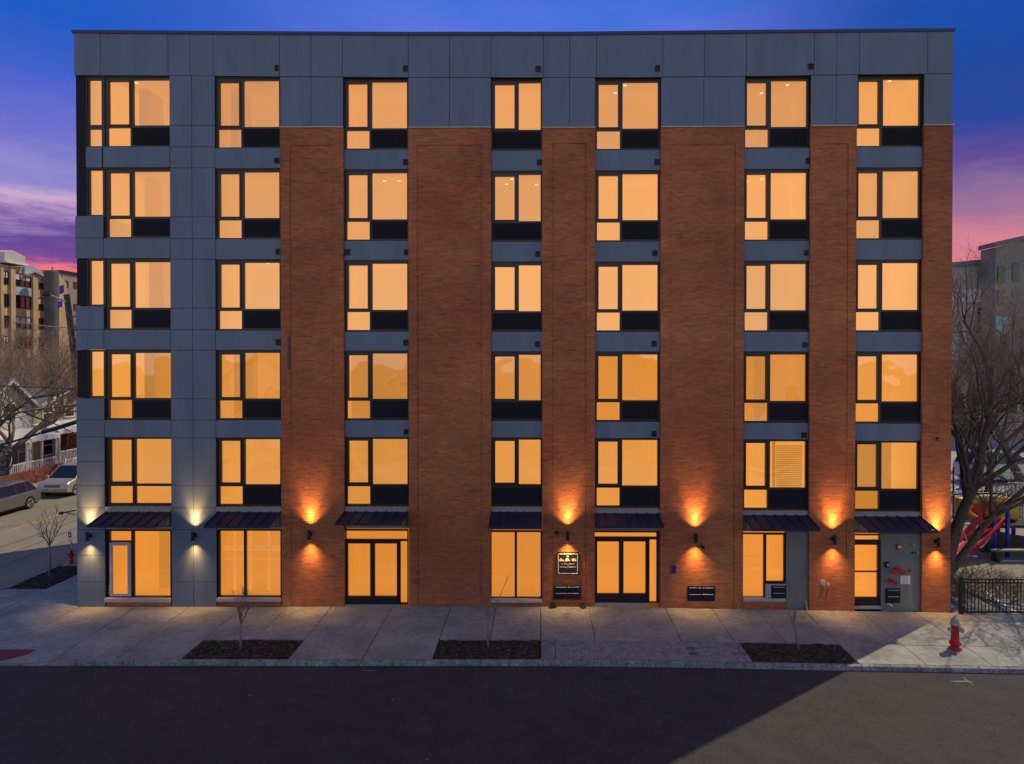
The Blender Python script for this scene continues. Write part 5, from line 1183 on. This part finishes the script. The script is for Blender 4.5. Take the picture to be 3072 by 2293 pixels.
b = MB(); p = G(3000, 1655, GR); b.prism([(p.x - .9, GR), (p.x + 2.5, GR), (p.x + 2.0, .35), (p.x + .4, .62), (p.x - .2, .75)], 7.2, 7.3, 'y'); b.build('climbing_net_base', 'black', e)
b = MB(); b.tube([W(2892, 1598, 6.0), W(2908, 1640, 5.8)], .02, 5); b.tube([W(2933, 1575, 6.3), W(2908, 1640, 5.8)], .02, 5); b.build('support', 'trimw', e)
# mesh fence behind the playground
e = empty('court_fence', (15, 14, GR), 'tall dark green post and rail fence behind the playground', 'fence')
yq = 13.6
for u in (2860, 2895, 2970, 3045, 3120): p = W(u, 1475, yq); b = MB(); b.tube([(p.x, yq, GR), (p.x, yq, W(u, 1402, yq).z)], .045, 8); b.build('post', 'darkgreen', e)
for v in (1476, 1418): p, q = W(2850, v, yq), W(3160, v, yq); b = MB(); b.tube([p, q], .045 if v == 1476 else .02, 6); b.build('rail', 'darkgreen', e)
# parked vehicles on the court beyond
car((31.2, 24.5, GR), R_(96), 'white van with a blue door panel parked beyond the playground fence', 'whitepaint', H=2.1, Lc=5.2, van=True, cat='van')
b = MB(); p = W(2904, 1452, 22.2)
car((37.5, 27.0, GR), R_(88), 'white car parked at the far right beyond the playground fence', 'whitepaint', H=1.5, Lc=4.6)
e = empty('blue_bin', tuple(G(2905, 1480, GR)), 'upright bright blue bin beyond the playground fence', 'bin')
p = G(2904, 1468, GR); b = MB(); b.box(p.x - .28, p.x + .28, p.y, p.y + .5, GR, .62); b.build('bin_body', 'playblue', e, bevel=.03); b = MB(); b.box(p.x - .3, p.x + .3, p.y - .02, p.y + .52, .621, .70); b.build('lid', 'playblue', e)
# far buildings on the right
MT['paleolive'] = mat('pale grey green wall', (.35, .36, .30), .9, var=.2, scale=.25); MT['pinkgrey'] = mat('pinkish grey wall', (.62, .58, .60), .85, var=.12, scale=.3); MT['brownwall'] = mat('ochre brown wall', (.42, .32, .20), .9, var=.2, scale=.3)
yr = 55.0
def bld(name, lb, u0, u1, vtl, vtr, m, y, roofm='roofgrey', depth=14):
    x0, x1 = X(u0, y), X(u1, y); za, zb = W(u0, vtl, y).z, W(u1, vtr, y).z
    e = empty(name, ((x0 + x1) / 2, y, GR), lb, 'building'); b = MB(); b.hexa([(x0, y, -1), (x1, y, -1), (x1, y + depth, -1), (x0, y + depth, -1), (x0, y, za), (x1, y, zb), (x1, y + depth, zb), (x0, y + depth, za)]); b.build('wall', m, e)
    b = MB(); b.hexa([(x0 - .3, y - .3, za + .002), (x1 + .3, y - .3, zb + .002), (x1 + .3, y + depth, zb + .002), (x0 - .3, y + depth, za + .002), (x0 - .3, y - .3, za + .5), (x1 + .3, y - .3, zb + .5), (x1 + .3, y + depth, zb + .5), (x0 - .3, y + depth, za + .5)]); b.build('roof', roofm, e); return e
e1 = bld('olive_building', 'grey green building with a white band behind the bare trees on the right', 2150, 2965, 870, 790, 'paleolive', yr, depth=4)
b = MB(); b.box(X(2780, yr), X(3030, yr - .4), yr - .5, yr - .02, W(2900, 908, yr).z, W(2900, 868, yr).z); b.build('white_band', 'pinkgrey', e1)
b = MB(); b.box(X(2780, yr), X(2896, yr), yr - .3, yr - .02, 0, W(2900, 909, yr).z); b.build('wall_bay', 'pinkgrey', e1)
for (u0, u1, v0, v1, m) in ((2900, 2925, 915, 1015, 'teal'), (2930, 2962, 915, 1000, 'darkglass')):
    b = MB(); b.box(X(u0, yr), X(u1, yr), yr - .1, yr - .02, W(u0, v1, yr).z, W(u0, v0, yr).z); wn = b.build('window', m, e1); b = MB(); b.box(X((u0 + u1) / 2, yr) - .1, X((u0 + u1) / 2, yr) + .1, yr - .16, yr - .101, W(u0, v1, yr).z, W(u0, v0, yr).z); b.build('frame', 'trimw', wn)
e2 = bld('grey_gabled_building', 'taller dark grey building with sloping roof line at the right edge', 2985, 3300, 742, 668, 'olive', yr - 3, depth=2.5)
for (u0, u1, v0, v1, m) in ((2985, 3030, 950, 1010, 'teal'), (3040, 3080, 950, 1010, 'darkglass')):
    b = MB(); b.box(X(u0, yr - 3), X(u1, yr - 3), yr - 3.1, yr - 3.02, W(u0, v1, yr - 3).z, W(u0, v0, yr - 3).z); b.build('window', m, e2)
e3 = bld('brown_building', 'low ochre brown building behind the bare trees, at the far side of the court', 1900, 3300, 1120, 1085, 'brownwall', yr - 6, depth=2.5)
for k in range(6): b = MB(); u = 2870 + k * 40; b.box(X(u, yr - 6), X(u + 20, yr - 6), yr - 6.1, yr - 6.02, W(u, 1240, yr - 6).z, W(u, 1180, yr - 6).z); b.build('window', 'darkglass', e3)

# trees of the playground side: a many stemmed tree behind the corner
kt = dict(seg=7, wob=.15, up=.15, kids=(5, 7), ang=(20, 52), kl=(.48, .68), taper=.42)
tree('bare_tree', (15.7, 3.8, GR), None, 0, 0, 4, 51, 'large dark bare tree with several leaning stems right behind the building corner', group='bare trees by the playground', crown_m='bark',
     stems=[((.22, .0, 1), 6.2, .26), ((.55, -.1, 1), 5.6, .17), ((.15, .35, 1), 5.8, .17)], **kt)
tree('bare_tree', (22.6, 13.5, GR), None, 0, 0, 4, 57, 'bare tree with upright trunk behind the climbing frame', group='bare trees by the playground', crown_m='bark',
     stems=[((.02, .1, 1), 7.0, .30), ((.5, .0, 1), 6.0, .2)], **kt)
tree('bare_tree', (29.5, 19, GR), None, 0, 0, 4, 63, 'bare tree leaning in from the right edge beyond the playground', group='bare trees by the playground',
     stems=[((-.3, .1, 1), 7.6, .30), ((.2, .0, 1), 7.0, .26)], **kt)
# dry brush behind the fence
random.seed(70); e = empty('dry_bush', (16, 3, GR), 'tangled dry brown brush between the building corner and the climbing frame', 'bush'); b = MB()
for _ in range(900):
    x = 13.9 + random.random() ** 1.2 * 4.2; y = 1.0 + random.random() * 3.4; h = .15 + random.random() * .75 * (1 - (x - 13.9) / 6)
    p = Vector((x, y, GR)); q = p + Vector((random.gauss(0, .35), random.gauss(0, .3), h)); m_ = p.lerp(q, .5) + Vector((random.gauss(0, .06), random.gauss(0, .06), .05)); b.tube([p, m_, q], [.010, .008, .004], 3, cap=False)
b.build('stems', 'twig', e, fix=False)

# ---------------------------------------------------------------- the other side of the street, seen in the window glass
b = MB(); b.box(-60, 60, -30, -22.01, -.6, -.02); struct(b.build('opposite_pavement', 'conc'))
def across(x, y, lb, wall, seed):
    e = house('house', -8, 0, -4.2, 4.2, -.1, 6.4, 9.4, wall, lb, wins=((-3.2, -2.1, 3.9, 5.4), (-.6, .6, 3.9, 5.4), (2.1, 3.2, 3.9, 5.4), (-3.0, -1.4, .9, 2.5), (2.0, 3.2, .9, 2.5)))
    e.rotation_euler = (0, 0, R_(90)); e.location = (x, y - 4, -.1); return e
across(-22, -33, 'white gabled house across the street, seen as a reflection in the left windows', 'sidingw', 1)
across(-8.5, -34, 'yellow green gabled house across the street, reflected in the middle left windows', 'sidingy', 2)
across(7, -33, 'red brick gabled house across the street, reflected in the middle windows', 'oldbrick', 3)
across(21, -34, 'pale stucco gabled house across the street, reflected in the right windows', 'palestucco', 4)
car((-13, -20.6, -.15), R_(90), 'silver minivan across the street, reflected in the lower left windows', 'silverpaint', H=1.76, Lc=4.7, van=True)
car((-5.5, -20.7, -.15), R_(90), 'grey hatchback across the street, reflected in the lower windows', 'greypaint')
car((14, -20.7, -.15), R_(-90), 'white car across the street, reflected in the lower right windows', 'whitepaint', H=1.5)
for i_, (tx, ty) in enumerate(((-16, -31), (-1, -31.5), (15, -31), (-27, -31), (-9, -31.5), (8, -31.5), (24, -31))):
    tree('bare_tree', (tx, ty, -.1), (0, -.1, 1), 3.7, .20, 3, 300 + i_, 'bare tree across the street, reflected in the ' + ('second column of windows from the left', 'central windows', 'windows right of the second door', 'leftmost windows', 'windows over the left door', 'windows over the second door', 'rightmost windows')[i_], group='bare trees across the street', **dict(kw, kids=(4, 6)))

# worn marks on the road
MT['scuff'] = mat('pale road scuff', (.20, .19, .17), .9, var=.3, scale=20)
b = MB(); random.seed(9)
for (u, v, sx, sy) in ((2885, 2034, .45, .08), (2903, 2032, .05, .3), (1110, 2012, .3, .04), (750, 2084, .08, .03), (1178, 2099, .05, .05), (1280, 2279, .05, .05)):
    p = G(u, v, -.15); z = gz(p.x) - .131
    n = 9; b.add([(p.x + sx * math.cos(k * 6.283 / n) * random.uniform(.5, 1), p.y + sy * math.sin(k * 6.283 / n) * random.uniform(.5, 1), z) for k in range(n)], [tuple(range(n))])
struct(b.build('road_mark', 'scuff', fix=False))

for (u0, u1, v0, v1) in ((2990, 3010, 800, 850), (3035, 3055, 790, 845), (2990, 3010, 870, 915), (3035, 3055, 870, 915), (2990, 3010, 1040, 1080)):
    b = MB(); b.box(X(u0, yr - 3), X(u1, yr - 3), yr - 3.1, yr - 3.02, W(u0, v1, yr - 3).z, W(u0, v0, yr - 3).z); b.build('window', 'darkglass', e2)
tree('bare_tree', (34, 30, GR), None, 0, 0, 4, 81, 'tall bare tree close in front of the grey gabled building on the right', group='bare trees by the playground', stems=[((.0, .0, 1), 8.6, .3), ((-.35, .0, 1), 8.0, .25)], **kt)
tree('bare_tree', (38.5, 27, GR), None, 0, 0, 4, 82, 'bare tree at the right edge with brown twigs in front of the brown building', group='bare trees by the playground', stems=[((.0, .0, 1), 7.6, .3), ((.3, .0, 1), 7.0, .25)], **kt)
